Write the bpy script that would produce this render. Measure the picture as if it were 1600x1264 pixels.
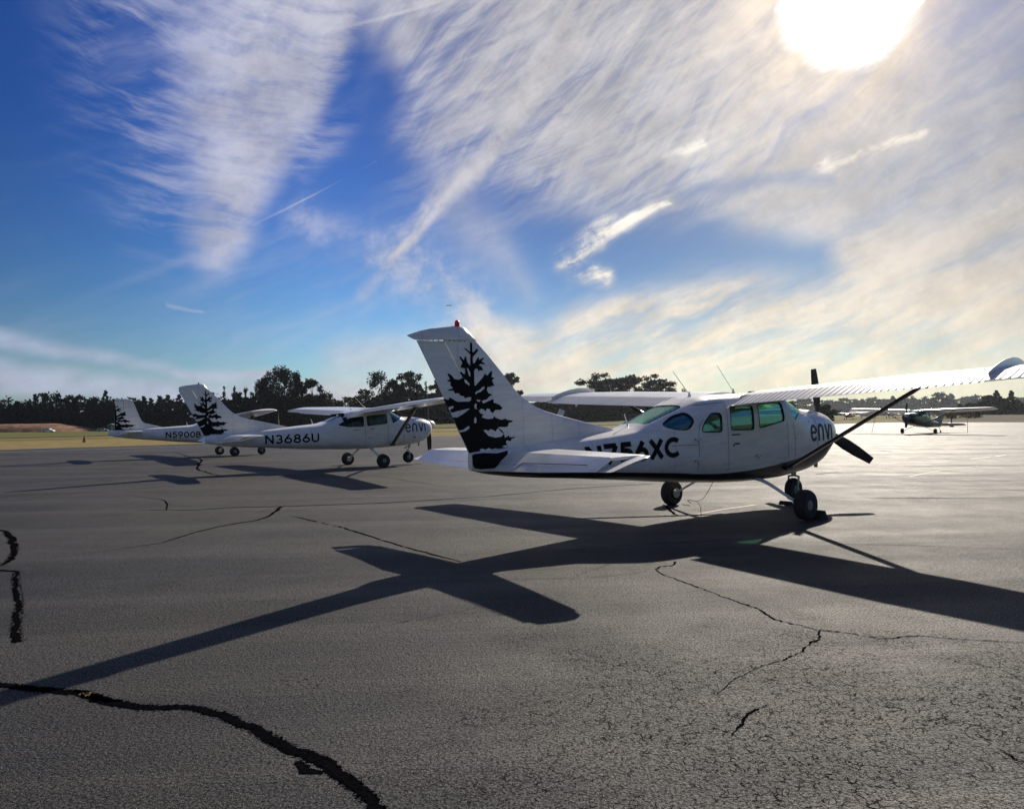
import bpy, bmesh, math, random
import numpy as np
from mathutils import Vector, Matrix, Quaternion
random.seed(7)
S = bpy.context.scene
COL = S.collection
for o in list(bpy.data.objects):
    bpy.data.objects.remove(o)
rad = math.radians

# ------------------------------------------------------------------ camera
CAM_H = 1.5134
PITCH = math.atan((654.59 - 632) / 1088.82)
ROLL = -0.009
cam_d = bpy.data.cameras.new('camera')
cam = bpy.data.objects.new('camera', cam_d)
COL.objects.link(cam)
cam_d.sensor_width = 36.0
cam_d.lens = 1088.82 / 1600 * 36
cam_d.clip_start = 0.05
cam_d.clip_end = 20000
cam.matrix_world = Matrix.Translation((0, 0, CAM_H)) @ Matrix.Rotation(math.pi / 2 + PITCH, 4, 'X') @ Matrix.Rotation(ROLL, 4, 'Z')
S.camera = cam
S.render.resolution_x = 1024
S.render.resolution_y = 808

# ------------------------------------------------------------------ light
SUN = Vector((0.811, 1.6235, 1.0)).normalized()
SUN_EL = math.asin(SUN.z)
SUN_AZ = math.atan2(SUN.x, SUN.y)
ld = bpy.data.lights.new('sun', 'SUN')
ld.energy = 5.0
ld.angle = rad(0.6)
ld.color = (1.0, 0.91, 0.78)
sun = bpy.data.objects.new('sun', ld)
COL.objects.link(sun)
sun.rotation_mode = 'QUATERNION'
sun.rotation_quaternion = SUN.to_track_quat('Z', 'Y')
sun.location = (60, 120, 80)

S.view_settings.view_transform = 'Standard'
S.view_settings.look = 'None'
S.view_settings.exposure = 0.22
S.view_settings.gamma = 1.0
S.render.engine = 'CYCLES'


class NT:
    """tiny node helper"""
    def __init__(s, tree):
        s.t = tree
        s.n = tree.nodes
        s.l = tree.links

    def node(s, typ, **kw):
        n = s.n.new(typ)
        for k, v in kw.items():
            setattr(n, k, v)
        return n

    def put(s, inp, v):
        if isinstance(v, bpy.types.NodeSocket):
            s.l.new(v, inp)
        elif v is not None:
            inp.default_value = v

    def m(s, op, a, b=None, c=None, clamp=False):
        n = s.node('ShaderNodeMath', operation=op, use_clamp=clamp)
        s.put(n.inputs[0], a)
        if b is not None:
            s.put(n.inputs[1], b)
        if c is not None:
            s.put(n.inputs[2], c)
        return n.outputs[0]

    def v(s, op, a, b=None, scale=None):
        n = s.node('ShaderNodeVectorMath', operation=op)
        s.put(n.inputs[0], a)
        if b is not None:
            s.put(n.inputs[1], b)
        if scale is not None:
            s.put(n.inputs['Scale'], scale)
        return n.outputs[1] if op in ('DOT_PRODUCT', 'LENGTH', 'DISTANCE') else n.outputs[0]

    def comb(s, x, y, z=0.0):
        n = s.node('ShaderNodeCombineXYZ')
        s.put(n.inputs[0], x)
        s.put(n.inputs[1], y)
        s.put(n.inputs[2], z)
        return n.outputs[0]

    def sep(s, v):
        n = s.node('ShaderNodeSeparateXYZ')
        s.put(n.inputs[0], v)
        return n.outputs

    def ramp(s, x, a, b, lo=0.0, hi=1.0, smooth=True):
        n = s.node('ShaderNodeMapRange')
        n.interpolation_type = 'SMOOTHSTEP' if smooth else 'LINEAR'
        n.clamp = True
        s.put(n.inputs['Value'], x)
        s.put(n.inputs['From Min'], a)
        s.put(n.inputs['From Max'], b)
        s.put(n.inputs['To Min'], lo)
        s.put(n.inputs['To Max'], hi)
        return n.outputs['Result']

    def noise(s, vec, scale, detail=4, rough=0.55, dist=0.0, lac=2.0):
        n = s.node('ShaderNodeTexNoise')
        s.put(n.inputs['Vector'], vec)
        n.inputs['Scale'].default_value = scale
        n.inputs['Detail'].default_value = detail
        n.inputs['Roughness'].default_value = rough
        n.inputs['Lacunarity'].default_value = lac
        n.inputs['Distortion'].default_value = dist
        return n.outputs['Fac']

    def noisec(s, vec, scale, detail=3):
        n = s.node('ShaderNodeTexNoise')
        s.put(n.inputs['Vector'], vec)
        n.inputs['Scale'].default_value = scale
        n.inputs['Detail'].default_value = detail
        return n.outputs['Color']

    def mix(s, f, a, b):
        n = s.node('ShaderNodeMix', data_type='RGBA')
        s.put(n.inputs[0], f)
        s.put(n.inputs[6], a)
        s.put(n.inputs[7], b)
        return n.outputs[2]

    def rot2(s, x, y, ang, sx, sy, off=0.0):
        """rotate (x,y) by ang, then scale each axis; gives streaked coordinates"""
        c, q = math.cos(ang), math.sin(ang)
        a = s.m('ADD', s.m('MULTIPLY', x, c * sx), s.m('MULTIPLY', y, q * sx))
        b = s.m('ADD', s.m('MULTIPLY', x, -q * sy), s.m('MULTIPLY', y, c * sy))
        return s.comb(a, b, off)


# --- pixel of the photograph -> azimuth / elevation, used only to author where clouds stand on the dome
def px_dir(x, y):
    u, v = x - 800, y - 632
    c, s = math.cos(-ROLL), math.sin(-ROLL)
    u, v = u * c - v * s, u * s + v * c
    f = 1088.82
    d = Vector((u / f, 1, -v / f))
    return Vector((d.x, math.cos(PITCH) * d.y - math.sin(PITCH) * d.z, math.sin(PITCH) * d.y + math.cos(PITCH) * d.z))


def ae(x, y):
    d = px_dir(x, y).normalized()
    return math.atan2(d.x, d.y), math.asin(d.z)


def G(x, y, z=0.0):
    """point on the ground (height z) seen at pixel x,y"""
    d = px_dir(x, y)
    t = (z - CAM_H) / d.z
    return Vector((d.x * t, d.y * t, z))


# ------------------------------------------------------------------ sky
W = bpy.data.worlds.new('World')
S.world = W
W.use_nodes = True
W.node_tree.nodes.clear()
n = NT(W.node_tree)
STR = 0.1
tc = n.node('ShaderNodeTexCoord').outputs['Generated']
dirv = n.v('NORMALIZE', tc)
dx, dy, dz = n.sep(dirv)
sky = n.node('ShaderNodeTexSky', sky_type='NISHITA')
sky.sun_disc = False
sky.sun_elevation = SUN_EL
sky.sun_rotation = SUN_AZ
sky.altitude = 100
sky.air_density = 1.0
sky.dust_density = 0.6
sky.ozone_density = 3.0
az = n.m('ARCTAN2', dx, dy)
el = n.m('ARCSINE', dz)
cosang = n.v('DOT_PRODUCT', dirv, tuple(SUN))
ang = n.m('ARCCOSINE', n.m('MINIMUM', cosang, 0.99999))       # angle from the sun, radians
warp = n.noisec(n.comb(az, el, 0.3), 3.0, 4)
wx, wy, wz = n.sep(warp)
azw = n.m('ADD', az, n.m('MULTIPLY', n.m('SUBTRACT', wx, 0.5), 0.16))
elw = n.m('ADD', el, n.m('MULTIPLY', n.m('SUBTRACT', wy, 0.5), 0.10))
warp2 = n.noisec(n.comb(az, el, 1.7), 14.0, 3)
w2x, w2y, w2z = n.sep(warp2)
az2 = n.m('ADD', az, n.m('MULTIPLY', n.m('SUBTRACT', w2x, 0.5), 0.03))
el2 = n.m('ADD', el, n.m('MULTIPLY', n.m('SUBTRACT', w2y, 0.5), 0.03))


def capsule(p0, p1, w0, w1, inner=0.0, src=(azw, elw), soft=True):
    """soft streak from pixel p0 to p1 on the dome, half width w0..w1 (radians)"""
    a = ae(*p0)
    b = ae(*p1)
    ba = (b[0] - a[0], b[1] - a[1], 0)
    L2 = ba[0] ** 2 + ba[1] ** 2
    pa = n.v('SUBTRACT', n.comb(src[0], src[1], 0), (a[0], a[1], 0))
    h = n.m('DIVIDE', n.v('DOT_PRODUCT', pa, ba), L2, clamp=True)
    d = n.v('LENGTH', n.v('SUBTRACT', pa, n.v('SCALE', ba, scale=h)))
    w = n.m('MULTIPLY_ADD', h, w1 - w0, w0)
    q = n.m('DIVIDE', d, w)
    return n.ramp(q, 1.0, inner), h


# density fields
st1 = n.noise(n.rot2(azw, elw, 0.42, 2.6, 11.0, 0.0), 1.0, 7, 0.62)        # streaks rising to the right
st4 = n.noise(n.rot2(azw, elw, 0.78, 2.0, 38.0, 7.0), 1.0, 8, 0.6)
st2 = n.noise(n.rot2(azw, elw, -0.12, 8.0, 42.0, 3.1), 1.0, 6, 0.62)       # near level feathering
st3 = n.noise(n.rot2(az2, el2, 0.33, 6.0, 34.0, 5.0), 1.0, 6, 0.6)
blob = n.noise(n.comb(azw, elw, 2.0), 2.3, 5, 0.5)
fine = n.noise(n.comb(az2, el2, 4.0), 16.0, 7, 0.65)
fibre = n.noise(n.rot2(az2, el2, 0.40, 5.0, 60.0, 12.0), 1.0, 7, 0.62)
ripple = n.noise(n.rot2(az2, el2, 0.9, 30.0, 60.0, 8.0), 1.0, 4, 0.6)

dens = None


def add(d):
    global dens
    if dens is None:
        dens = d
    else:   # screen
        dens = n.m('SUBTRACT', 1.0, n.m('MULTIPLY', n.m('SUBTRACT', 1.0, dens), n.m('SUBTRACT', 1.0, d, clamp=True)), clamp=True)


# general thin veil, thicker towards the sun; more veil added opposite it as fill light
veil = n.ramp(n.m('ADD', n.m('ADD', n.m('MULTIPLY', st1, 0.5), n.m('MULTIPLY', fibre, 0.25)), n.m('MULTIPLY', blob, 0.4)), 0.50, 0.80)
sunward = n.ramp(ang, 1.25, 0.15)
add(n.m('MULTIPLY', veil, n.m('ADD', n.m('MULTIPLY_ADD', sunward, 0.45, 0.20), n.ramp(ang, 1.2, 1.9, 0.0, 0.60))))
# big feather plume, left of centre
pl, _ = capsule((470, -160), (335, 385), 0.235, 0.050, 0.1)
edge_a = ae(548, 60)
edge_b = ae(372, 410)
ex, ey = edge_b[0] - edge_a[0], edge_b[1] - edge_a[1]
el_ = math.hypot(ex, ey)
side = n.v('DOT_PRODUCT', n.v('SUBTRACT', n.comb(az2, el2, 0), (edge_a[0], edge_a[1], 0)), (-ey / el_, ex / el_, 0))   # + on the right hand side
side = n.m('MULTIPLY', side, -1.0) if (-ey * 1.0) < 0 else side
cut = n.ramp(side, 0.018, -0.022)
add(n.m('MULTIPLY', n.m('MULTIPLY', pl, cut), n.m('MULTIPLY', n.ramp(n.m('ADD', n.m('MULTIPLY', st2, .75), n.m('MULTIPLY', ripple, .25)), 0.26, 0.60, 0.35, 1.0), 0.95)))
pl2, _ = capsule((560, -60), (470, 210), 0.07, 0.03, 0.2)
add(n.m('MULTIPLY', pl2, n.ramp(st2, 0.36, 0.62, 0.05, 0.65)))
pl3, _ = capsule((220, 60), (260, 330), 0.17, 0.10, 0.0)
add(n.m('MULTIPLY', pl3, n.ramp(st2, 0.42, 0.68, 0.0, 0.55)))
pl4, _ = capsule((470, 250), (620, 195), 0.05, 0.05, 0.0)
add(n.m('MULTIPLY', pl4, n.ramp(st2, 0.40, 0.66, 0.0, 0.7)))
# high sheet across the top centre to the sun
s1, _ = capsule((720, 20), (1250, 150), 0.16, 0.20, 0.35)
add(n.m('MULTIPLY', s1, n.m('MULTIPLY', n.ramp(n.m('ADD', n.m('MULTIPLY', st4, .65), n.m('MULTIPLY', fibre, .35)), 0.34, 0.62, 0.28, 1.0), 0.90)))
s2, _ = capsule((660, 190), (1150, 265), 0.10, 0.115, 0.25)
add(n.m('MULTIPLY', s2, n.m('MULTIPLY', n.ramp(n.m('ADD', n.m('MULTIPLY', st4, .5), n.m('MULTIPLY', fibre, .5)), 0.36, 0.64, 0.18, 1.0), 0.80)))
s3, _ = capsule((1180, 330), (1720, 260), 0.09, 0.26, 0.2)
add(n.m('MULTIPLY', s3, n.ramp(st3, 0.30, 0.62, 0.4, 0.85)))
s4, _ = capsule((470, 350), (760, 480), 0.05, 0.09, 0.0)
add(n.m('MULTIPLY', s4, n.ramp(fine, 0.38, 0.66, 0.1, 0.6)))
s5, _ = capsule((700, 330), (820, 420), 0.07, 0.05, 0.0)
add(n.m('MULTIPLY', s5, 0.35))
# broad old contrail running down to the left
c1, h1 = capsule((880, 60), (735, 285), 0.038, 0.022, 0.0, (az2, el2))
add(n.m('MULTIPLY', c1, n.ramp(fine, 0.25, 0.6, 0.35, 0.9)))
c2, _ = capsule((735, 275), (612, 404), 0.028, 0.007, 0.0, (az2, el2))
add(n.m('MULTIPLY', c2, n.ramp(ripple, 0.25, 0.65, 0.5, 1.0)))
c2b, _ = capsule((690, 290), (625, 385), 0.026, 0.018, 0.0, (az2, el2))
add(n.m('MULTIPLY', c2b, n.ramp(ripple, 0.3, 0.7, 0.15, 0.75)))
c3, _ = capsule((606, 410), (536, 462), 0.012, 0.016, 0.0)
add(n.m('MULTIPLY', c3, 0.3))
# thin fresh contrails
for p0, p1, w0, w1, k in (((505, 50), (712, -6), 0.0042, 0.0030, 0.8), ((395, 352), (588, 252), 0.0026, 0.0016, 0.75),
                          ((90, 478), (300, 402), 0.010, 0.010, 0.22), ((870, 170), (1225, 40), 0.008, 0.006, 0.5)):
    c, hh_ = capsule(p0, p1, w0, w1, 0.0, (az, el))
    c = n.m('MULTIPLY', c, n.ramp(hh_, 0.0, 0.6, 0.15, 1.0))
    add(n.m('MULTIPLY', c, k))
c, _ = capsule((263, 480), (318, 492), 0.005, 0.003, 0.0, (az2, el2))
add(n.m('MULTIPLY', c, 0.5))
# small bright wisps
wis = None
for p0, p1, w0, w1, k in (((885, 405), (945, 430), 0.036, 0.026, 1.1), ((890, 405), (950, 355), 0.036, 0.036, 1.1),
                          ((950, 362), (1040, 322), 0.028, 0.012, 1.1), ((1040, 254), (1098, 222), 0.014, 0.016, 0.7),
                          ((1280, 262), (1440, 212), 0.020, 0.012, 0.9), ((1450, 315), (1640, 232), 0.010, 0.024, 0.6),
                          ((1490, 345), (1650, 300), 0.012, 0.03, 0.6)):
    c, _ = capsule(p0, p1, w0, w1, 0.0, (az2, el2))
    c = n.m('MULTIPLY', n.m('MULTIPLY', c, n.ramp(n.m('ADD', n.m('ADD', n.m('MULTIPLY', fine, .6), n.m('MULTIPLY', fibre, .5)), n.m('MULTIPLY', st3, 0.3)), 0.45, 0.86, 0.0, 1.1)), k)
    wis = c if wis is None else n.m('MAXIMUM', wis, c)
add(wis)
# warm streaked bank low on the right
b1, _ = capsule((760, 560), (1900, 400), 0.085, 0.21, 0.45)
low = n.m('MULTIPLY', b1, n.ramp(n.m('ADD', n.m('MULTIPLY', st3, 0.7), n.m('MULTIPLY', st1, 0.4)), 0.38, 0.68, 0.25, 0.97))
add(low)
# milky low left bands
b2, _ = capsule((-200, 530), (430, 582), 0.022, 0.012, 0.0)
add(n.m('MULTIPLY', b2, n.ramp(st3, 0.25, 0.6, 0.45, 0.8)))
b3, _ = capsule((-300, 600), (700, 610), 0.032, 0.03, 0.1)
add(n.m('MULTIPLY', b3, n.ramp(st3, 0.25, 0.6, 0.45, 0.85)))
b4, _ = capsule((520, 560), (900, 560), 0.06, 0.06, 0.0)
add(n.m('MULTIPLY', b4, 0.5))
# blue holes
hole = None
for p0, p1, w0, w1, k in (((610, 150), (540, 300), 0.055, 0.07, 0.97), ((860, 385), (1230, 395), 0.065, 0.04, 0.95),
                          ((770, 420), (850, 480), 0.04, 0.04, 0.5), ((20, 180), (120, 420), 0.13, 0.17, 0.65),
                          ((1060, 305), (1260, 272), 0.018, 0.012, 0.45), ((560, 320), (400, 450), 0.04, 0.05, 0.4)):
    c, _ = capsule(p0, p1, w0 * 1.25, w1 * 1.25, 0.0)
    c = n.m('MULTIPLY', c, k)
    hole = c if hole is None else n.m('MAXIMUM', hole, c)
dens = n.m('MULTIPLY', dens, n.m('SUBTRACT', 1.0, n.m('MULTIPLY', hole, n.m('SUBTRACT', 1.0, wis, clamp=True))), clamp=True)

# colours (radiance as seen; divided by STR because of the Background strength)
hs = n.node('ShaderNodeHueSaturation')
hs.inputs['Hue'].default_value = 0.508
hs.inputs['Saturation'].default_value = 1.28
n.put(hs.inputs['Color'], sky.outputs[0])
blue = n.mix(1.0, hs.outputs[0], hs.outputs[0])
mulb = n.node('ShaderNodeMix', data_type='RGBA', blend_type='MULTIPLY')
mulb.inputs[0].default_value = 1.0
n.put(mulb.inputs[6], blue)
n.put(mulb.inputs[7], n.mix(n.ramp(el, 0.02, 0.42), (0.60, 0.86, 1.0, 1), (0.34, 0.54, 0.90, 1)))
blue = mulb.outputs[2]
blue = n.v('SCALE', blue, scale=n.m('MULTIPLY', n.ramp(ang, 0.25, 0.85, 0.42, 1.0), n.ramp(ang, 0.60, 1.20, 1.0, 0.58)))


def C(r, g, b):
    return (r / STR, g / STR, b / STR, 1)


near = n.ramp(ang, 1.05, 0.10)
ccol = n.mix(near, C(0.47, 0.49, 0.64), C(0.60, 0.57, 0.55))
ccol = n.mix(n.ramp(ang, 1.1, 1.9), ccol, C(0.95, 0.93, 0.92))  # clouds out of view brightened to fill the shaded fuselage sides
warmlow = n.m('MULTIPLY', n.ramp(el, 0.30, 0.05), n.ramp(ang, 1.0, 0.35))
ccol = n.mix(n.m('MULTIPLY', warmlow, 0.95), ccol, C(0.98, 0.83, 0.60))
ccol = n.mix(n.m('MULTIPLY', n.ramp(wis, 0.25, 0.9), 0.8), ccol, C(0.95, 0.90, 0.80))
farright = n.m('MULTIPLY', n.m('MULTIPLY', n.ramp(az, 0.36, 0.70), 0.62), n.m('SUBTRACT', 1.0, n.m('MULTIPLY', warmlow, .55)))
ccol = n.mix(farright, ccol, C(0.33, 0.31, 0.30))
vary = n.m('MULTIPLY_ADD', n.ramp(n.m('ADD', n.m('MULTIPLY', st1, 0.5), n.m('MULTIPLY', fine, 0.5)), 0.35, 0.65), 0.38, 0.78)
ccol = n.v('SCALE', ccol, scale=vary)
skyc = n.mix(dens, blue, ccol)
# the sun's white aureole behind thin cloud, with its ragged warm rim
rag = n.m('ADD', ang, n.m('MULTIPLY', n.m('SUBTRACT', n.m('ADD', n.m('MULTIPLY', fine, .6), n.m('MULTIPLY', fibre, .4)), 0.5), 0.075))
core = n.ramp(rag, 0.088, 0.058)
rim = n.m('POWER', n.ramp(ang, 0.27, 0.075, smooth=False), 2.2)
halo = n.m('POWER', n.ramp(ang, 0.75, 0.0, smooth=False), 3.0)
skyc = n.v('ADD', skyc, n.v('SCALE', C(0.40, 0.25, 0.07)[:3], scale=n.m('MULTIPLY', rim, n.m('MULTIPLY_ADD', fine, 1.4, 0.1))))
skyc = n.v('ADD', skyc, n.v('SCALE', C(0.06, 0.05, 0.04)[:3], scale=halo))
skyc = n.v('SCALE', skyc, scale=0.9)
skyc = n.mix(core, skyc, C(1.5, 1.45, 1.35))
bg = n.node('ShaderNodeBackground')
bg.inputs['Strength'].default_value = STR
n.put(bg.inputs['Color'], skyc)
wo = n.node('ShaderNodeOutputWorld')
n.l.new(bg.outputs[0], wo.inputs['Surface'])


# ------------------------------------------------------------------ materials
def mat(name, col, rough=0.6, metal=0.0, spec=0.5, coat=0.0, var=0.0, vscale=3.0, bump=0.0, bscale=60.0):
    m = bpy.data.materials.new(name)
    m.use_nodes = True
    q = NT(m.node_tree)
    b = m.node_tree.nodes['Principled BSDF']
    b.inputs['Base Color'].default_value = (*col, 1)
    b.inputs['Roughness'].default_value = rough
    b.inputs['Metallic'].default_value = metal
    b.inputs['Specular IOR Level'].default_value = spec
    b.inputs['Coat Weight'].default_value = coat
    b.inputs['Coat Roughness'].default_value = 0.12
    co = q.node('ShaderNodeTexCoord').outputs['Object']
    if var:
        f = q.noise(co, vscale, 6, 0.6)
        c = q.mix(q.ramp(f, 0.3, 0.7), tuple(x * (1 - var) for x in col) + (1,), tuple(min(1, x * (1 + var)) for x in col) + (1,))
        q.put(b.inputs['Base Color'], c)
    if bump:
        bp = q.node('ShaderNodeBump')
        bp.inputs['Strength'].default_value = bump
        bp.inputs['Distance'].default_value = 0.01
        q.put(bp.inputs['Height'], q.noise(co, bscale, 4, 0.6))
        q.l.new(bp.outputs[0], b.inputs['Normal'])
    return m


def paint(name, col, belly=None):
    """aircraft paint; belly = list of (x, z): black below that line"""
    m = bpy.data.materials.new(name)
    m.use_nodes = True
    q = NT(m.node_tree)
    b = m.node_tree.nodes['Principled BSDF']
    b.inputs['Roughness'].default_value = 0.32
    b.inputs['Coat Weight'].default_value = 0.4
    b.inputs['Coat Roughness'].default_value = 0.15
    co = q.node('ShaderNodeTexCoord').outputs['Object']
    x, y, z = q.sep(co)
    grime = q.noise(q.comb(q.m('MULTIPLY', x, 0.6), y, q.m('MULTIPLY', z, 2.0)), 3.0, 7, 0.65)
    streak = q.noise(q.comb(q.m('MULTIPLY', x, 1.5), y, q.m('MULTIPLY', z, 14.0)), 2.0, 5, 0.6)
    f = q.ramp(q.m('ADD', q.m('MULTIPLY', grime, 0.6), q.m('MULTIPLY', streak, 0.4)), 0.34, 0.66)
    c = q.mix(f, tuple(v * 0.82 for v in col) + (1,), tuple(min(0.9, v * 1.04) for v in col) + (1,))
    fx = q.m('FRACT', q.m('DIVIDE', q.m('ADD', x, 20.05), .46))
    dxl = q.m('MULTIPLY', q.m('ABSOLUTE', q.m('SUBTRACT', fx, .5)), .46)
    lap = q.m('LESS_THAN', dxl, .0028)
    fz = q.m('ABSOLUTE', q.m('SUBTRACT', q.m('FRACT', q.m('DIVIDE', z, .035)), .5))
    rv = q.m('MULTIPLY', q.m('LESS_THAN', q.m('ABSOLUTE', q.m('SUBTRACT', dxl, .016)), .0042), q.m('LESS_THAN', fz, .13))
    det = q.m('MULTIPLY', q.m('MAXIMUM', lap, q.m('MULTIPLY', rv, .8)), q.m('LESS_THAN', x, -1.5))
    c = q.mix(q.m('MULTIPLY', det, .5), c, (0.25, 0.25, 0.26, 1))
    soot = q.m('MULTIPLY', q.ramp(z, 1.15, .72), q.ramp(streak, .45, .66))
    c = q.mix(q.m('MULTIPLY', soot, .38 if belly else 0.0), c, (0.20, 0.17, 0.14, 1))
    if belly:
        fc = q.node('ShaderNodeFloatCurve')
        cm = fc.mapping
        cu = cm.curves[0]
        xs = [p[0] for p in belly]
        X0, X1 = min(xs), max(xs)
        pts = [((p[0] - X0) / (X1 - X0), p[1] / 2.0) for p in sorted(belly)]
        cu.points[0].location = pts[0]
        cu.points[1].location = pts[-1]
        for p in pts[1:-1]:
            cu.points.new(*p)
        cm.update()
        q.put(fc.inputs['Value'], q.ramp(x, X0, X1, smooth=False))
        below = q.m('LESS_THAN', z, q.m('MULTIPLY', fc.outputs[0], 2.0))
        c = q.mix(below, c, (0.012, 0.012, 0.016, 1))
    q.put(b.inputs['Base Color'], c)
    bp = q.node('ShaderNodeBump')
    bp.inputs['Strength'].default_value = 0.12
    bp.inputs['Distance'].default_value = 0.02
    q.put(bp.inputs['Height'], q.noise(co, 5.0, 3, 0.5))
    q.l.new(bp.outputs[0], b.inputs['Normal'])
    return m


def glass_mat(name, tint):
    m = bpy.data.materials.new(name)
    m.use_nodes = True
    q = NT(m.node_tree)
    m.node_tree.nodes.clear()
    tr = q.node('ShaderNodeBsdfTransparent')
    tr.inputs[0].default_value = (*tint, 1)
    gl = q.node('ShaderNodeBsdfGlossy')
    gl.inputs['Roughness'].default_value = 0.06
    gl.inputs['Color'].default_value = (0.9, 1.0, 0.97, 1)
    fr = q.node('ShaderNodeFresnel')
    fr.inputs[0].default_value = 1.5
    co = q.node('ShaderNodeTexCoord').outputs['Object']
    df = q.node('ShaderNodeBsdfDiffuse')
    df.inputs[0].default_value = (0.35, 0.55, 0.5, 1)
    mx = q.node('ShaderNodeMixShader')
    q.put(mx.inputs[0], q.m('ADD', q.m('MULTIPLY', fr.outputs[0], 0.5), 0.005))
    q.l.new(tr.outputs[0], mx.inputs[1])
    q.l.new(gl.outputs[0], mx.inputs[2])
    mx2 = q.node('ShaderNodeMixShader')       # dust and scratches on old plexiglass
    q.put(mx2.inputs[0], q.ramp(q.noise(co, 9.0, 6, 0.65), 0.4, 0.75, 0.0, 0.03))
    q.l.new(mx.outputs[0], mx2.inputs[1])
    q.l.new(df.outputs[0], mx2.inputs[2])
    out = q.node('ShaderNodeOutputMaterial')
    q.l.new(mx2.outputs[0], out.inputs[0])
    return m


BELLY = [(-5.2, 1.045), (-4.66, 1.01), (-3.79, 0.955), (-3.02, 0.885), (-1.9, 0.79), (-1.22, 0.725), (-.71, 0.705), (-.11, 0.715), (.76, 0.775), (1.08, 0.81), (2.16, 1.0), (2.8, 1.15)]
UNDERSIDE_SHADE = [(-5.2, 1.0), (-4.2, 0.92), (-3.0, 0.79), (-1.7, 0.695), (-.3, 0.625), (.8, 0.635), (1.5, 0.64), (2.8, 0.7)]  # thin shadow under the fuselage, put into the paint as black
M = {}
M['white'] = paint('white_paint', (0.87, 0.84, 0.78))
M['fus1'] = paint('white_paint_black_belly', (0.87, 0.82, 0.74), BELLY)
M['fus2'] = paint('white_paint_underside_shade', (0.88, 0.85, 0.80), UNDERSIDE_SHADE)
M['dkfus'] = paint('dark_green_paint', (0.012, 0.016, 0.018))
M['redfus'] = paint('red_paint', (0.35, 0.02, 0.015))
M['rib'] = mat('rib_side_shade', (0.50, 0.48, 0.47), 0.6)  # shading of the pressed ribs put into the colour of their sides
M['black'] = mat('black_vinyl', (0.005, 0.005, 0.005), 0.5, spec=0.14)
M['navy'] = mat('navy_vinyl', (0.010, 0.006, 0.045), 0.5, spec=.25)
M['strut'] = mat('dark_strut_paint', (0.02, 0.02, 0.025), 0.3, coat=0.4)
M['seam'] = mat('seam_dark_grey', (0.10, 0.10, 0.11), 0.8)  # plain dark grey of seams, hinges and rivets
M['rubber'] = mat('tyre_rubber', (0.016, 0.016, 0.017), 0.75, var=0.3, vscale=20)
M['metal'] = mat('bare_metal', (0.45, 0.45, 0.46), 0.35, metal=0.9)
M['hub'] = mat('wheel_rim_paint', (0.17, 0.17, 0.17), 0.45, var=0.2, vscale=30)
M['prop'] = mat('propeller_black', (0.014, 0.013, 0.012), 0.5, var=0.3)
M['seat'] = mat('seat_fabric', (0.012, 0.012, 0.012), 0.9)
M['panel'] = mat('instrument_panel', (0.02, 0.02, 0.02), 0.6)
M['inner'] = mat('cabin_lining', (0.02, 0.02, 0.02), 0.85, var=0.15)
M['glass'] = glass_mat('tinted_plexiglass', (0.72, 0.95, 0.86))
M['glass2'] = glass_mat('smoky_plexiglass', (0.66, 0.76, 0.76))
M['beacon'] = mat('red_beacon_plastic', (0.85, 0.02, 0.01), 0.25, coat=0.5)
bcn = M['beacon'].node_tree.nodes['Principled BSDF']
bcn.inputs['Subsurface Weight'].default_value = 0.6
bcn.inputs['Subsurface Radius'].default_value = (0.1, 0.01, 0.01)
M['rope'] = mat('rope', (0.30, 0.28, 0.24), 0.9)
M['chock'] = mat('chock_rubber', (0.015, 0.015, 0.015), 0.8)


# ------------------------------------------------------------------ object helpers
def newmesh(name, V, F, mats, smooth=False, fmat=None):
    me = bpy.data.meshes.new(name)
    me.from_pydata([tuple(v) for v in V], [], F)
    for m in (mats if isinstance(mats, (list, tuple)) else [mats]):
        me.materials.append(m)
    if fmat is not None:
        me.polygons.foreach_set('material_index', fmat)
    if smooth:
        me.polygons.foreach_set('use_smooth', [True] * len(me.polygons))
    me.update()
    return me


def obj(name, me, parent=None, label=None, cat=None, group=None, kind=None):
    o = bpy.data.objects.new(name, me)
    COL.objects.link(o)
    if parent:
        o.parent = parent
    if label:
        o['label'] = label
    if cat:
        o['category'] = cat
    if group:
        o['group'] = group
    if kind:
        o['kind'] = kind
    return o


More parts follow.
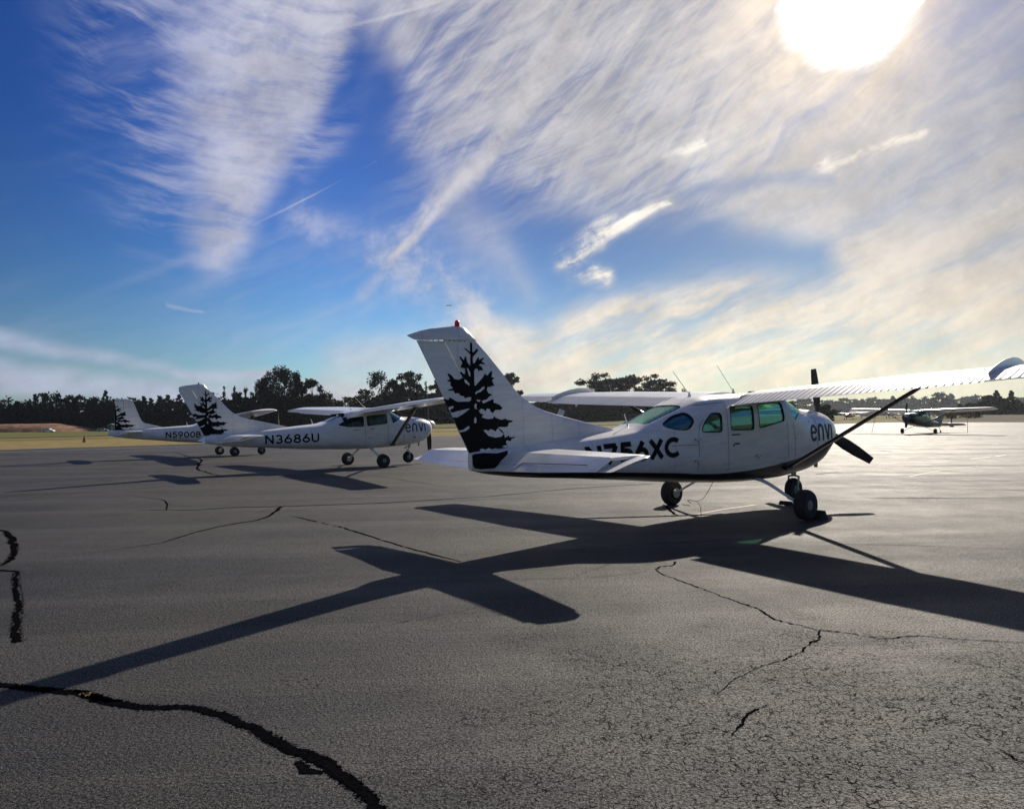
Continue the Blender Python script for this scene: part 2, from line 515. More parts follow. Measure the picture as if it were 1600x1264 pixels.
class MB:
    def __init__(s):
        s.V, s.F = [], []

    def add(s, V, F):
        b = len(s.V)
        s.V += [tuple(v) for v in V]
        s.F += [tuple(i + b for i in f) for f in F]
        return s

    def box(s, c, d, M3=None):
        V = []
        for i in (-.5, .5):
            for j in (-.5, .5):
                for k in (-.5, .5):
                    p = Vector((i * d[0], j * d[1], k * d[2]))
                    if M3:
                        p = M3 @ p
                    V.append(p + Vector(c))
        return s.add(V, [(0, 1, 3, 2), (4, 6, 7, 5), (0, 4, 5, 1), (2, 3, 7, 6), (0, 2, 6, 4), (1, 5, 7, 3)])

    def tube(s, pts, r, seg=8, flat=1.0, cap=True):
        """tube along points; r scalar or list; flat squashes one axis"""
        pts = [Vector(p) for p in pts]
        R = r if isinstance(r, (list, tuple)) else [r] * len(pts)
        V = []
        up = Vector((0, 0, 1))
        for i, p in enumerate(pts):
            t = (pts[min(i + 1, len(pts) - 1)] - pts[max(i - 1, 0)]).normalized()
            a = t.cross(up)
            if a.length < 1e-3:
                a = t.cross(Vector((1, 0, 0)))
            a.normalize()
            b = a.cross(t)
            for k in range(seg):
                th = 2 * math.pi * k / seg
                V.append(p + a * math.cos(th) * R[i] + b * math.sin(th) * R[i] * flat)
        F = []
        for i in range(len(pts) - 1):
            for k in range(seg):
                F.append((i * seg + k, i * seg + (k + 1) % seg, (i + 1) * seg + (k + 1) % seg, (i + 1) * seg + k))
        if cap:
            F.append(tuple(range(seg))[::-1])
            F.append(tuple((len(pts) - 1) * seg + k for k in range(seg)))
        return s.add(V, F)

    def lathe(s, prof, c, axis='Y', seg=24):
        """profile = [(radius, along)], revolved about axis through c"""
        V = []
        for r, a in prof:
            for k in range(seg):
                th = 2 * math.pi * k / seg
                p, q = r * math.cos(th), r * math.sin(th)
                V.append(Vector(c) + Vector({'Y': (p, a, q), 'X': (a, p, q), 'Z': (p, q, a)}[axis]))
        F = []
        for i in range(len(prof) - 1):
            for k in range(seg):
                F.append((i * seg + k, i * seg + (k + 1) % seg, (i + 1) * seg + (k + 1) % seg, (i + 1) * seg + k))
        F.append(tuple(range(seg)))
        F.append(tuple((len(prof) - 1) * seg + k for k in range(seg))[::-1])
        return s.add(V, F)

    def loft(s, rings, closed=True, caps=True):
        m_ = len(rings[0])
        V = [p for r in rings for p in r]
        F = []
        for i in range(len(rings) - 1):
            for k in range(m_ if closed else m_ - 1):
                F.append((i * m_ + k, i * m_ + (k + 1) % m_, (i + 1) * m_ + (k + 1) % m_, (i + 1) * m_ + k))
        if caps:
            F.append(tuple(range(m_))[::-1])
            F.append(tuple((len(rings) - 1) * m_ + k for k in range(m_)))
        return s.add(V, F)

    def mesh(s, name, m, smooth=False, fix=True):
        me = newmesh(name, s.V, s.F, m, smooth)
        if fix:
            bm = bmesh.new()
            bm.from_mesh(me)
            bmesh.ops.recalc_face_normals(bm, faces=bm.faces)
            bm.to_mesh(me)
            bm.free()
        if smooth:
            me.polygons.foreach_set('use_smooth', [True] * len(me.polygons))
        return me

    def obj(s, name, m, parent=None, smooth=False, **kw):
        return obj(name, s.mesh(name, m, smooth), parent, **kw)


def soft_edges(o, angle=35):
    """shade smooth with sharp edges kept"""
    me = o.data
    bm = bmesh.new()
    bm.from_mesh(me)
    for e in bm.edges:
        if len(e.link_faces) == 2:
            e.smooth = e.calc_face_angle(0) < rad(angle)
    for f in bm.faces:
        f.smooth = True
    bm.to_mesh(me)
    bm.free()
    return o


def interp(tab, x, k):
    """smooth piecewise interpolation of column k of a table sorted by column 0"""
    if x <= tab[0][0]:
        return tab[0][k]
    if x >= tab[-1][0]:
        return tab[-1][k]
    for i in range(len(tab) - 1):
        if tab[i][0] <= x <= tab[i + 1][0]:
            x0, x1 = tab[i][0], tab[i + 1][0]
            t = (x - x0) / (x1 - x0)
            y0, y1 = tab[i][k], tab[i + 1][k]
            # monotone-ish hermite
            def sl(j):
                if j <= 0 or j >= len(tab) - 1:
                    j0 = max(0, min(j, len(tab) - 2))
                    return (tab[j0 + 1][k] - tab[j0][k]) / (tab[j0 + 1][0] - tab[j0][0])
                a = (tab[j][k] - tab[j - 1][k]) / (tab[j][0] - tab[j - 1][0])
                b = (tab[j + 1][k] - tab[j][k]) / (tab[j + 1][0] - tab[j][0])
                return 0 if a * b <= 0 else 2 * a * b / (a + b)
            m0, m1 = sl(i) * (x1 - x0), sl(i + 1) * (x1 - x0)
            return (2 * t ** 3 - 3 * t ** 2 + 1) * y0 + (t ** 3 - 2 * t ** 2 + t) * m0 + (-2 * t ** 3 + 3 * t ** 2) * y1 + (t ** 3 - t ** 2) * m1


def lin(tab, z):
    """piecewise linear x(z) of [(z, x)]"""
    if z <= tab[0][0]:
        return tab[0][1]
    for (a, b), (c, d) in zip(tab, tab[1:]):
        if z <= c:
            return b + (d - b) * (z - a) / (c - a)
    return tab[-1][1]


# ------------------------------------------------------------------ lettering as strokes
def arc(cx, cy, rx, ry, a0, a1, k=14):
    return [(cx + rx * math.cos(rad(a0 + (a1 - a0) * i / k)), cy + ry * math.sin(rad(a0 + (a1 - a0) * i / k))) for i in range(k + 1)]


GL = {  # centre lines in a box of height 1; (strokes, width)
    'N': ([[(.08, 0), (.08, 1)], [(.08, .95), (.62, .05)], [(.62, 0), (.62, 1)]], .70),
    '7': ([[(.02, .92), (.60, .92)], [(.57, .93), (.20, 0)]], .62),
    '5': ([[(.56, .92), (.10, .92)], [(.16, .96), (.12, .50)], arc(.28, .34, .26, .27, 128, -150)], .60),
    '6': ([arc(.32, .32, .25, .25, 0, 360, 24), [(.10, .42), (.42, .99)]], .64),
    '9': ([arc(.32, .68, .25, .25, 0, 360, 24), [(.54, .58), (.22, .01)]], .64),
    'X': ([[(.04, 0), (.60, 1)], [(.60, 0), (.04, 1)]], .64),
    'C': ([arc(.46, .5, .39, .43, 48, 312, 22)], .74),
    '3': ([arc(.27, .70, .21, .23, 150, -90), arc(.27, .285, .24, .22, 90, -150)], .58),
    '8': ([arc(.30, .72, .19, .20, 0, 360, 22), arc(.30, .285, .24, .225, 0, 360, 22)], .60),
    'U': ([[(.08, 1), (.08, .36)], arc(.33, .36, .25, .29, 180, 360), [(.58, .36), (.58, 1)]], .66),
    '0': ([arc(.33, .5, .26, .43, 0, 360, 28)], .66),
    'B': ([[(.08, 0), (.08, 1)], [(.08, .93), (.30, .93)], arc(.30, .74, .19, .19, 90, -90), [(.30, .53), (.08, .53)], arc(.32, .30, .23, .23, 90, -90), [(.32, .07), (.08, .07)]], .62),
    'e': ([[(.06, .50), (.50, .50)], arc(.28, .47, .24, .42, 5, 325, 24)], .58),
    'n': ([[(.06, 0), (.06, .62)], arc(.27, .62, .21, .30, 180, 0), [(.48, .62), (.48, 0)]], .60),
    'v': ([[(.02, .96), (.24, .03)], [(.24, .03), (.46, .96)]], .50),
    'i': ([[(.06, 0), (.06, .92)]], .16),
    's': ([[(.3, .9), (.1, .7), (.35, .35), (.08, .1)]], .4),
}


def glyph_mesh(text, x0, z0, x1, z1, w):
    """2-D verts/faces of the lettering fitted between x0..x1, z0..z1; stroke width w in metres"""
    adv = sum(GL[c][1] for c in text) + .12 * (len(text) - 1)
    sx = (x1 - x0) / adv
    sz = z1 - z0
    V, F = [], []
    cur = 0
    for ch in text:
        for st in GL[ch][0]:
            P = [Vector((x0 + (cur + p[0]) * sx, z0 + p[1] * sz)) for p in st]
            Q = [P[0]]
            for a, b in zip(P, P[1:]):
                k = max(1, int((b - a).length / 0.05))
                Q += [a.lerp(b, (i + 1) / k) for i in range(k)]
            P = Q
            closed = (P[0] - P[-1]).length < 1e-4
            base = len(V)
            for i, p in enumerate(P):
                a = P[i - 1] if i else (P[-2] if closed else p)
                b = P[i + 1] if i < len(P) - 1 else (P[1] if closed else p)
                t = (b - a).normalized()
                nn = Vector((-t.y, t.x))
                V += [p + nn * w / 2, p - nn * w / 2]
            for i in range(len(P) - 1):
                j = base + 2 * i
                F.append((j, j + 1, j + 3, j + 2))
        cur += GL[ch][1] + .12
    return V, F


def drape(name, V2, F, yfun, side, m, parent, off=0.0025, cut=0.03, clip=()):
    """lay a flat x-z figure on a side surface y = side*(yfun(x,z)+off)"""
    bm = bmesh.new()
    vs = [bm.verts.new((p[0], 0, p[1])) for p in V2]
    for f in F:
        try:
            bm.faces.new([vs[i] for i in f])
        except ValueError:
            pass
    if len(F) == 1 and len(V2) > 4:
        from mathutils.geometry import delaunay_2d_cdt
        bm.clear()
        vo, eo, fo_, _, _, _ = delaunay_2d_cdt([Vector((p[0], p[1])) for p in V2], [(i, (i + 1) % len(V2)) for i in range(len(V2))], [list(range(len(V2)))], 1, 1e-6)
        vs = [bm.verts.new((p[0], 0, p[1])) for p in vo]
        for f in fo_:
            bm.faces.new([vs[i] for i in f])
    bmesh.ops.triangulate(bm, faces=bm.faces[:])
    xs = [p[0] for p in V2]
    zs = [p[1] for p in V2]
    for co, no in clip:
        bmesh.ops.bisect_plane(bm, geom=bm.verts[:] + bm.edges[:] + bm.faces[:], plane_co=co, plane_no=no, clear_outer=True)
    if cut:
        q = min(xs) + cut
        while q < max(xs):
            bmesh.ops.bisect_plane(bm, geom=bm.verts[:] + bm.edges[:] + bm.faces[:], plane_co=(q, 0, 0), plane_no=(1, 0, 0))
            q += cut
        q = min(zs) + cut
        while q < max(zs):
            bmesh.ops.bisect_plane(bm, geom=bm.verts[:] + bm.edges[:] + bm.faces[:], plane_co=(0, 0, q), plane_no=(0, 0, 1))
            q += cut
    for v in bm.verts:
        v.co.y = side * (yfun(v.co.x, v.co.z) + off)
    me = bpy.data.meshes.new(name)
    bm.to_mesh(me)
    bm.free()
    me.materials.append(m)
    return obj(name, me, parent)


def ribbon2(P, w):
    P = [Vector(p) for p in P]
    Q = [P[0]]
    for a, b in zip(P, P[1:]):
        k = max(1, int((b - a).length / 0.06))
        Q += [a.lerp(b, (i + 1) / k) for i in range(k)]
    V, F = [], []
    for i, p in enumerate(Q):
        t = (Q[min(i + 1, len(Q) - 1)] - Q[max(0, i - 1)]).normalized()
        nn = Vector((-t.y, t.x)) * w / 2
        V += [p + nn, p - nn]
    for i in range(len(Q) - 1):
        F.append((2 * i, 2 * i + 1, 2 * i + 3, 2 * i + 2))
    return V, F


# tree emblem of the fins, traced in a 822 x 1264 frame
EMB = [(358, 88), (372, 105), (372, 185), (385, 190), (412, 156), (428, 152), (428, 175), (385, 225), (375, 250), (378, 300), (395, 295), (425, 238), (436, 236), (437, 262), (450, 255), (482, 236), (492, 242), (462, 273), (497, 297), (490, 305), (452, 300), (433, 318), (460, 325), (480, 364), (440, 366), (431, 382), (425, 352), (405, 348), (388, 365),
       (391, 515), (402, 520), (470, 440), (497, 392), (508, 412), (520, 414), (558, 368), (570, 375), (562, 428), (592, 436), (565, 462), (592, 520), (560, 515), (555, 528), (520, 530), (513, 560), (530, 592), (568, 603), (535, 628), (510, 655), (480, 662), (462, 670), (480, 697), (525, 672), (575, 650), (582, 660), (579, 684), (640, 705), (672, 740), (650, 758), (600, 758), (575, 787),
       (588, 815), (598, 836), (660, 860), (704, 847), (722, 862), (775, 868), (775, 882), (735, 890), (728, 925), (700, 935), (660, 931), (622, 936), (668, 965), (688, 1000), (700, 1042), (742, 1018), (746, 1040), (805, 1034), (800, 1046), (765, 1055), (760, 1078), (720, 1068), (708, 1085), (722, 1115), (730, 1140), (650, 1150), (520, 1175), (340, 1198),
       (241, 985), (200, 900), (130, 745), (92, 645), (150, 664), (155, 640), (165, 640), (205, 665), (232, 680), (345, 676), (360, 660), (360, 632), (332, 634), (300, 646), (292, 626), (256, 618), (246, 596), (205, 598), (195, 571), (148, 574), (145, 564), (190, 550), (166, 520), (168, 487), (138, 483), (140, 474), (162, 462), (138, 415), (150, 407), (176, 425), (204, 461), (246, 465), (282, 442), (252, 392), (262, 384), (292, 412), (302, 398), (300, 352), (258, 346), (266, 320), (276, 300), (247, 246), (258, 238), (288, 274), (302, 234), (312, 236), (320, 285), (350, 328), (353, 212), (335, 195), (295, 160), (302, 152), (338, 180), (350, 188), (350, 95)]
EMW = [[(315, 345), (330, 353), (350, 395), (350, 430), (338, 425), (330, 392)],
       [(290, 462), (310, 465), (345, 505), (340, 520), (300, 492)],
       [(405, 580), (440, 560), (468, 530), (488, 526), (488, 545), (450, 580), (420, 590), (404, 606), (396, 595)],
       [(410, 657), (450, 660), (440, 680), (415, 672)], [(400, 695), (412, 700), (410, 730), (418, 750), (396, 748), (388, 717)],
       [(402, 825), (412, 858), (408, 890), (390, 886), (388, 850)],
       [(137, 750), (152, 730), (190, 720), (197, 735), (166, 755), (163, 775), (185, 785), (230, 770), (340, 744), (342, 752), (282, 800), (230, 831), (180, 829), (152, 802)],
       [(228, 957), (280, 955), (330, 920), (345, 920), (345, 940), (310, 967), (255, 977), (236, 974)],
       [(435, 765), (455, 748), (478, 752), (497, 772), (515, 745), (538, 750), (550, 778), (590, 800), (588, 816), (573, 845), (520, 850), (470, 836), (463, 822), (482, 806), (446, 792)],
       [(480, 962), (500, 956), (534, 970), (545, 952), (570, 957), (600, 976), (623, 945), (662, 984), (683, 1006), (660, 1030), (600, 1038), (530, 1018)],
       [(445, 1152), (470, 1142), (498, 1155), (540, 1140), (560, 1156), (600, 1145), (622, 1152), (600, 1158), (520, 1168), (452, 1170)],
       [(666, 1130), (690, 1120), (718, 1118), (726, 1134), (700, 1140)]]


def emb_to_xz(A):
    return lambda p: (A[0] + A[1] * p[0] + A[2] * p[1], A[3] + A[4] * p[0] + A[5] * p[1])


# ------------------------------------------------------------------ aircraft
FUS_A = [(-4.97, 1.04, 1.25, .045, 2.2), (-4.75, .985, 1.265, .075, 2.4), (-4.2, .90, 1.285, .15, 2.6), (-3.5, .83, 1.335, .25, 2.8), (-2.9, .765, 1.385, .34, 3.0),
         (-2.4, .71, 1.445, .41, 3.1), (-2.25, .69, 1.49, .43, 3.1), (-1.8, .64, 1.64, .475, 3.1), (-1.4, .60, 1.765, .51, 3.3), (-1.1, .575, 1.84, .53, 3.7),
         (-.75, .545, 1.87, .545, 4.2), (0., .505, 1.88, .555, 4.5), (.6, .495, 1.885, .555, 4.5), (.80, .495, 1.872, .553, 4.2), (1.0, .50, 1.81, .55, 3.7), (1.2, .505, 1.73, .545, 3.3),
         (1.42, .52, 1.64, .54, 3.1), (1.55, .53, 1.61, .53, 3.1), (2.0, .62, 1.575, .50, 3.0), (2.28, .76, 1.53, .46, 2.8), (2.44, .86, 1.47, .42, 2.6), (2.55, .96, 1.39, .36, 2.3), (2.585, 1.06, 1.30, .28, 2.1)]
FUS_B = [(-4.97, 1.04, 1.25, .045, 2.2), (-4.75, .985, 1.265, .075, 2.4), (-4.2, .90, 1.285, .15, 2.6), (-3.5, .83, 1.335, .25, 2.8), (-2.9, .775, 1.375, .33, 3.0),
         (-2.2, .705, 1.425, .42, 3.1), (-1.6, .66, 1.475, .48, 3.1), (-1.4, .65, 1.53, .49, 3.1), (-1.05, .625, 1.67, .51, 3.2), (-.75, .61, 1.79, .52, 3.5),
         (-.4, .595, 1.86, .53, 4.0), (0., .585, 1.875, .54, 4.5), (.5, .59, 1.88, .54, 4.5), (.68, .59, 1.865, .54, 4.2), (.88, .595, 1.79, .54, 3.7), (1.05, .60, 1.70, .535, 3.3),
         (1.24, .605, 1.61, .53, 3.1), (1.4, .61, 1.58, .52, 3.0), (1.9, .66, 1.545, .49, 2.9), (2.2, .76, 1.49, .44, 2.7), (2.36, .86, 1.43, .39, 2.4), (2.43, .95, 1.36, .33, 2.2)]
FIN_LE = [(1.20, -2.3), (1.40, -2.5), (1.45, -2.72), (1.53, -3.08), (1.62, -3.47), (1.69, -3.76), (1.76, -3.95), (1.87, -4.15), (1.99, -4.29), (2.18, -4.46), (2.41, -4.68), (2.56, -4.84), (2.63, -4.91), (2.73, -5.02)]
FIN_TE = [(1.24, -4.98), (1.82, -5.26), (2.20, -5.45), (2.53, -5.62), (2.6, -5.66)]
HINGE = [(1.20, -4.53), (1.30, -4.585), (2.52, -5.255), (2.6, -5.30)]
FIN3_LE = [(1.20, -2.6), (1.42, -2.9), (1.50, -3.25), (1.56, -3.52), (1.66, -3.66), (1.9, -3.77), (2.56, -4.02), (2.68, -4.08)]
FIN3_TE = [(1.10, -4.74), (2.50, -4.735), (2.6, -4.74)]
HINGE3 = [(1.10, -4.40), (1.4, -4.40), (2.5, -4.38), (2.6, -4.38)]


def build_aircraft(tag, spec):
    root = bpy.data.objects.new('parked_airplane', None)
    COL.objects.link(root)
    root['label'] = spec['label']
    root['category'] = 'airplane'
    root['group'] = spec.get('group', 'high-wing airplanes parked on the apron')
    T = spec['fus']
    lod = spec.get('lod', 0)
    FM = spec['fmat']
    WM = spec.get('wmat', M['white'])
    straight = spec.get('straight', False)
    LE, TE, HG = (FIN3_LE, FIN3_TE, HINGE3) if straight else (FIN_LE, FIN_TE, HINGE)

    def hw(x, z):
        zb, zt, w, nn = (interp(T, x, k) for k in (1, 2, 3, 4))
        zc, hz = (zb + zt) / 2, (zt - zb) / 2
        t = min(0.999, abs(z - zc) / hz)
        return w * (1 - t ** nn) ** (1 / nn)

    NR = 44 if not lod else 20

    def ring(x, shrink=0.0):
        zb, zt, w, nn = (interp(T, x, k) for k in (1, 2, 3, 4))
        zc, hz = (zb + zt) / 2, (zt - zb) / 2 - shrink
        w -= shrink
        r = []
        for k in range(NR):
            th = 2 * math.pi * (k + .5) / NR
            c, s = math.cos(th), math.sin(th)
            r.append(Vector((x, w * math.copysign(abs(c) ** (2 / nn), c), zc + hz * math.copysign(abs(s) ** (2 / nn), s))))
        return r

    def xs(a, b, step):
        k = max(2, int((b - a) / step))
        return [a + (b - a) * i / k for i in range(k + 1)]
    outer = MB().loft([ring(x) for x in xs(T[0][0], T[-1][0] - .06, .09 if not lod else .3) + [T[-1][0] - .03, T[-1][0]]])
    fo = outer.obj('fuselage', [FM, M['inner']], root)
    windows = spec['windows']
    if not lod:
        me_in = MB().loft([ring(x, .03) for x in xs(-2.35 if spec['kind'] == '206' else -1.55, 1.36 if spec['kind'] == '206' else 1.2, .09)]).mesh('in', M['inner'])
        ino = obj('tmp', me_in)
        cutters = []
        for kind, pts in windows:
            mb = MB()
            if kind == 'side':
                a, b = [Vector((x, -1, z)) for x, z in pts], [Vector((x, 1, z)) for x, z in pts]
            else:
                a, b = [Vector((x, y, .9)) for x, y in pts], [Vector((x, y, 2.4)) for x, y in pts]
                if kind == 'top':
                    a = [Vector((x, y, 1.42)) for x, y in pts]
            mb.loft([a, b])
            cutters.append(obj('tmp', mb.mesh('c', M['inner'])))
        for c in [ino] + cutters:
            md = fo.modifiers.new('b', 'BOOLEAN')
            md.operation = 'DIFFERENCE'
            md.solver = 'EXACT'
            md.object = c
        dg = bpy.context.evaluated_depsgraph_get()
        dg.update()
        res = bpy.data.meshes.new_from_object(fo.evaluated_get(dg))
        fo.modifiers.clear()
        old = fo.data
        fo.data = res
        res.name = 'fuselage'
        # inner faces get the lining material
        for p in res.polygons:
            c = p.center
            if -2.4 < c.x < 1.45:
                e = hw(c.x, c.z)
                zt = interp(T, c.x, 2)
                zb = interp(T, c.x, 1)
                inside = abs(c.y) < e - .02 and c.z < zt - .022 and c.z > zb + .022
                if inside and p.normal.dot(Vector((0, c.y, c.z - 1.2))) < 0.02:
                    p.material_index = 1
        # panes: thin shell cut to each opening
        shell = MB().loft([ring(x, .008) for x in xs(-2.4 if spec['kind'] == '206' else -1.6, 1.6, .09)]).mesh('s', M['glass'])
        shell_i = MB().loft([ring(x, .014) for x in xs(-2.38 if spec['kind'] == '206' else -1.58, 1.58, .09)]).mesh('s', M['glass'])
        for (kind, pts), c in zip(windows, cutters):
            so, si = obj('tmp', shell), obj('tmp', shell_i)
            for op, ob in (('DIFFERENCE', si), ('INTERSECT', c)):
                md = so.modifiers.new('b', 'BOOLEAN')
                md.operation = op
                md.solver = 'EXACT'
                md.object = ob
            dg = bpy.context.evaluated_depsgraph_get()
            dg.update()
            g = bpy.data.meshes.new_from_object(so.evaluated_get(dg))
            g.materials.clear()
            g.materials.append(spec['glass'])
            bpy.data.objects.remove(so)
            bpy.data.objects.remove(si)
            bm = bmesh.new()
            bm.from_mesh(g)
            if kind == 'side' and not any(x > .75 and z > 1.9 for x, z in pts):
                for sgn in (-1, 1):
                    b2 = bm.copy()
                    bmesh.ops.delete(b2, geom=[v for v in b2.verts if v.co.y * sgn < 0], context='VERTS')
                    g2 = bpy.data.meshes.new('window')
                    b2.to_mesh(g2)
                    b2.free()
                    g2.materials.append(spec['glass'])
                    obj('window', g2, root)
            else:
                obj('windshield' if pts[0][0] > .4 else 'rear_window', g, root)
            bm.free()
        for c in [ino] + cutters:
            bpy.data.objects.remove(c)
        # cabin furniture
        xf = spec.get('cab', 0)
        for sx in ((.30, -.50) if spec['kind'] == '206' else (.2, -.6)):
            for sy in (-.27, .27):
                zb = interp(T, sx, 1) + .04
                se = MB().box((sx, sy, zb + .32), (.46, .42, .12)).obj('seat', M['seat'], root)
                MB().box((sx - .25, sy, zb + .66), (.12, .46, .66), Matrix.Rotation(-.15, 3, 'Y')).obj('backrest', M['seat'], se)
                MB().box((sx - .32, sy, zb + 1.02), (.08, .26, .18)).obj('headrest', M['seat'], se)
        for xa, xb in (((-1.40, -.86), (-.76, -.12)) if spec['kind'] == '206' else ((-1.0, -.22),)):  # dark panels added at the far windows to make them look black
            MB().box(((xa + xb) / 2, hw((xa + xb) / 2, 1.5) - .07, 1.49), (xb - xa, .012, .44)).obj('added_dark_panel', M['seat'], root)
        xp = 1.12 if spec['kind'] == '206' else .95
        MB().box((xp, 0, 1.33), (.12, .96, .36)).obj('instrument_panel', M['panel'], root)
        for sy in (-.27, .27):
            MB().lathe([(.13, -.01), (.145, 0), (.13, .01)], (xp - .25, sy, 1.25), 'X', 16).obj('control_yoke', M['panel'], root)
    if not lod:
        soft_edges(fo, 32)
    else:
        soft_edges(fo, 50)

    # ---- fin and rudder
    def thick(x, z):
        a, b = lin(LE, z), lin(TE, z)
        s = min(1, max(0, (x - a) / (b - a)))
        base = .058 - .018 * (z - 1.3)
        c = 4.6 * (.2969 * math.sqrt(s) - .126 * s - .3516 * s ** 2 + .2843 * s ** 3 - .1015 * s ** 4) + .02 * (1 - s) * 0
        k = min(1.0, (abs(b - a) / 1.0))
        return max(.004, base * c * (1.0 if abs(b - a) < 1.3 else 1.15))

    def fin_part(name, zr, sa, sb, m, nx=10, parent=root):
        zs_ = zr
        rows = []
        for z in zs_:
            a, b = sa(z), sb(z)
            r = []
            for i in range(nx + 1):
                x = a + (b - a) * (i / nx) ** (1.6 if name == 'fin' else 1)
                r.append(Vector((x, thick(x, z), z)))
            for i in range(nx, -1, -1):
                x = a + (b - a) * (i / nx) ** (1.6 if name == 'fin' else 1)
                r.append(Vector((x, -thick(x, z), z)))
            rows.append(r)
        return soft_edges(MB().loft(rows).obj(name, m, parent), 40)
    zt_f = 2.56 if not straight else 2.56
    zr = [1.20 + (zt_f - 1.20) * i / 22 for i in range(23)]
    TM = spec.get('tailmat', WM)
    fin = fin_part('fin', zr, lambda z: lin(LE, z), lambda z: lin(HG, z) + .006, TM, 14)
    zr = [(1.235 if not straight else 1.10) + (2.541 - 1.235 + (0 if not straight else .135)) * i / 12 for i in range(13)]
    fin_part('rudder', zr, lambda z: lin(HG, z) - .008, lambda z: lin(TE, z), TM, 5)
    # fin cap
    rows = []
    if straight:
        prof = [(-4.02, 2.565, 2.565), (-4.05, 2.563, 2.60), (-4.2, 2.56, 2.645), (-4.45, 2.56, 2.65), (-4.65, 2.56, 2.62), (-4.735, 2.555, 2.57)]
    else:
        prof = [(-4.83, 2.562, 2.566), (-4.93, 2.562, 2.665), (-5.02, 2.562, 2.73), (-5.16, 2.56, 2.722), (-5.31, 2.558, 2.70), (-5.45, 2.55, 2.678), (-5.57, 2.545, 2.65), (-5.66, 2.55, 2.622), (-5.74, 2.588, 2.594)]
    if spec['kind'] != '206' and not straight:     # squared-off cap without the long beak
        prof = [(-4.83, 2.55, 2.56), (-4.90, 2.548, 2.65), (-4.96, 2.546, 2.735), (-5.12, 2.545, 2.725), (-5.28, 2.543, 2.705), (-5.44, 2.543, 2.68), (-5.56, 2.543, 2.655), (-5.615, 2.543, 2.63)]
    for i, (x, a, b) in enumerate(prof):
        t = i / (len(prof) - 1)
        wd = max(.003, .042 * math.sin(math.pi * min(1, t * 1.1 + .08)) ** .6 if t < .9 else .008)
        rows.append([Vector((x, wd, a)), Vector((x, wd, (a + b) / 2)), Vector((x, wd * .55, b - .01 * (b - a > .03))), Vector((x, 0, b)), Vector((x, -wd * .55, b - .01 * (b - a > .03))), Vector((x, -wd, (a + b) / 2)), Vector((x, -wd, a))])
    soft_edges(MB().loft(rows).obj('fin_cap', TM, root), 50)
    bx, bz = (-5.085, 2.725) if not straight else (-4.15, 2.63)
    if spec['kind'] == '206':
        MB().lathe([(.030, -.01), (.030, .035), (.024, .058), (.010, .068)], (bx, 0, bz), 'Z', 14).obj('beacon_light', M['beacon'], root, smooth=True)
    else:
        MB().lathe([(.02, -.01), (.018, .03), (.008, .045)], (bx, 0, bz), 'Z', 10).obj('beacon_light', M['seam'], root, smooth=True)

    # ---- tailplane
    for sd in (-1, 1):
        def surf(name, secs, m, nx=7, ribs=False, par=root):
            """secs = [(y, xLE, xTE, zLE, zTE, tmax, s0, s1)] airfoil slice between s0 and s1 of a full chord"""
            rows = []
            for y, xa, xb, za, zb2, tm, s0, s1 in secs:
                up, dn = [], []
                for i in range(nx + 1):
                    u = i / nx
                    if s0 < .05:
                        u = u ** 1.7
                    s = s0 + (s1 - s0) * u
                    t = tm * 5 * (.2969 * math.sqrt(s) - .126 * s - .3516 * s ** 2 + .2843 * s ** 3 - .1015 * s ** 4)
                    x = xa + (xb - xa) * (s - s0) / (s1 - s0)
                    z = za + (zb2 - za) * (s - s0) / (s1 - s0)
                    up.append(Vector((x, sd * y, z + t)))
                    dn.append(Vector((x, sd * y, z - t)))
                rows.append(up + dn[::-1])
            return soft_edges(MB().loft(rows).obj(name, m, par), 38)
        z0 = 1.20
        surf('stabilizer', [(.04, -3.66, -4.38, z0, z0, .075, 0, .62), (.25, -3.70, -4.385, z0, z0, .075, 0, .62), (1.0, -3.80, -4.42, z0, z0, .062, 0, .62), (1.78, -3.93, -4.455, z0, z0, .05, 0, .62), (1.80, -3.97, -4.456, z0, z0, .035, 0, .62)], WM, 8)
        surf('elevator', [(.13, -4.395, -4.76, z0, 1.03, .075, .62, 1), (.36, -4.40, -4.80, z0, 1.035, .072, .62, 1), (1.0, -4.43, -4.74, z0, 1.05, .062, .62, 1), (1.80, -4.465, -4.66, z0, 1.085, .05, .62, 1)], WM, 5)
        surf('elevator_horn', [(1.812, -3.96, -4.66, z0 + .005, 1.085, .042, 0, 1), (1.90, -3.99, -4.65, z0 + .005, 1.087, .038, 0, 1), (1.965, -4.10, -4.63, z0, 1.09, .022, 0, 1), (1.985, -4.25, -4.62, z0 - .02, 1.095, .008, 0, 1)], WM, 8)
        # trim tab line on the elevator
        for a, b in (((-4.62, .55), (-4.60, 1.6)), ((-4.62, .55), (-4.79, .55))):
            mb = MB()
            (ax, ay), (bx2, by) = a, b
            za_ = 1.20 - (-4.40 - ax) * .44 + .022
            zb_ = 1.20 - (-4.42 - bx2) * .43 + (.022 if bx2 > -4.7 else .006)
            mb.tube([(ax, sd * ay, za_), (bx2, sd * by, zb_)], .004, 4)
            if sd == -1:
                mb.obj('trim_tab_hinge', M['seam'], root)

        # ---- wing
        def wsec(y):
            xle = .86 if y < 2.6 else .86 - (y - 2.6) * .108
            xte = -.75 + (.02 if y < 2.6 else .02 + (y - 2.6) * .085)
            zte = 1.762 + (y - .6) * .049
            c = xle - xte
            return xle, xte, zte, c

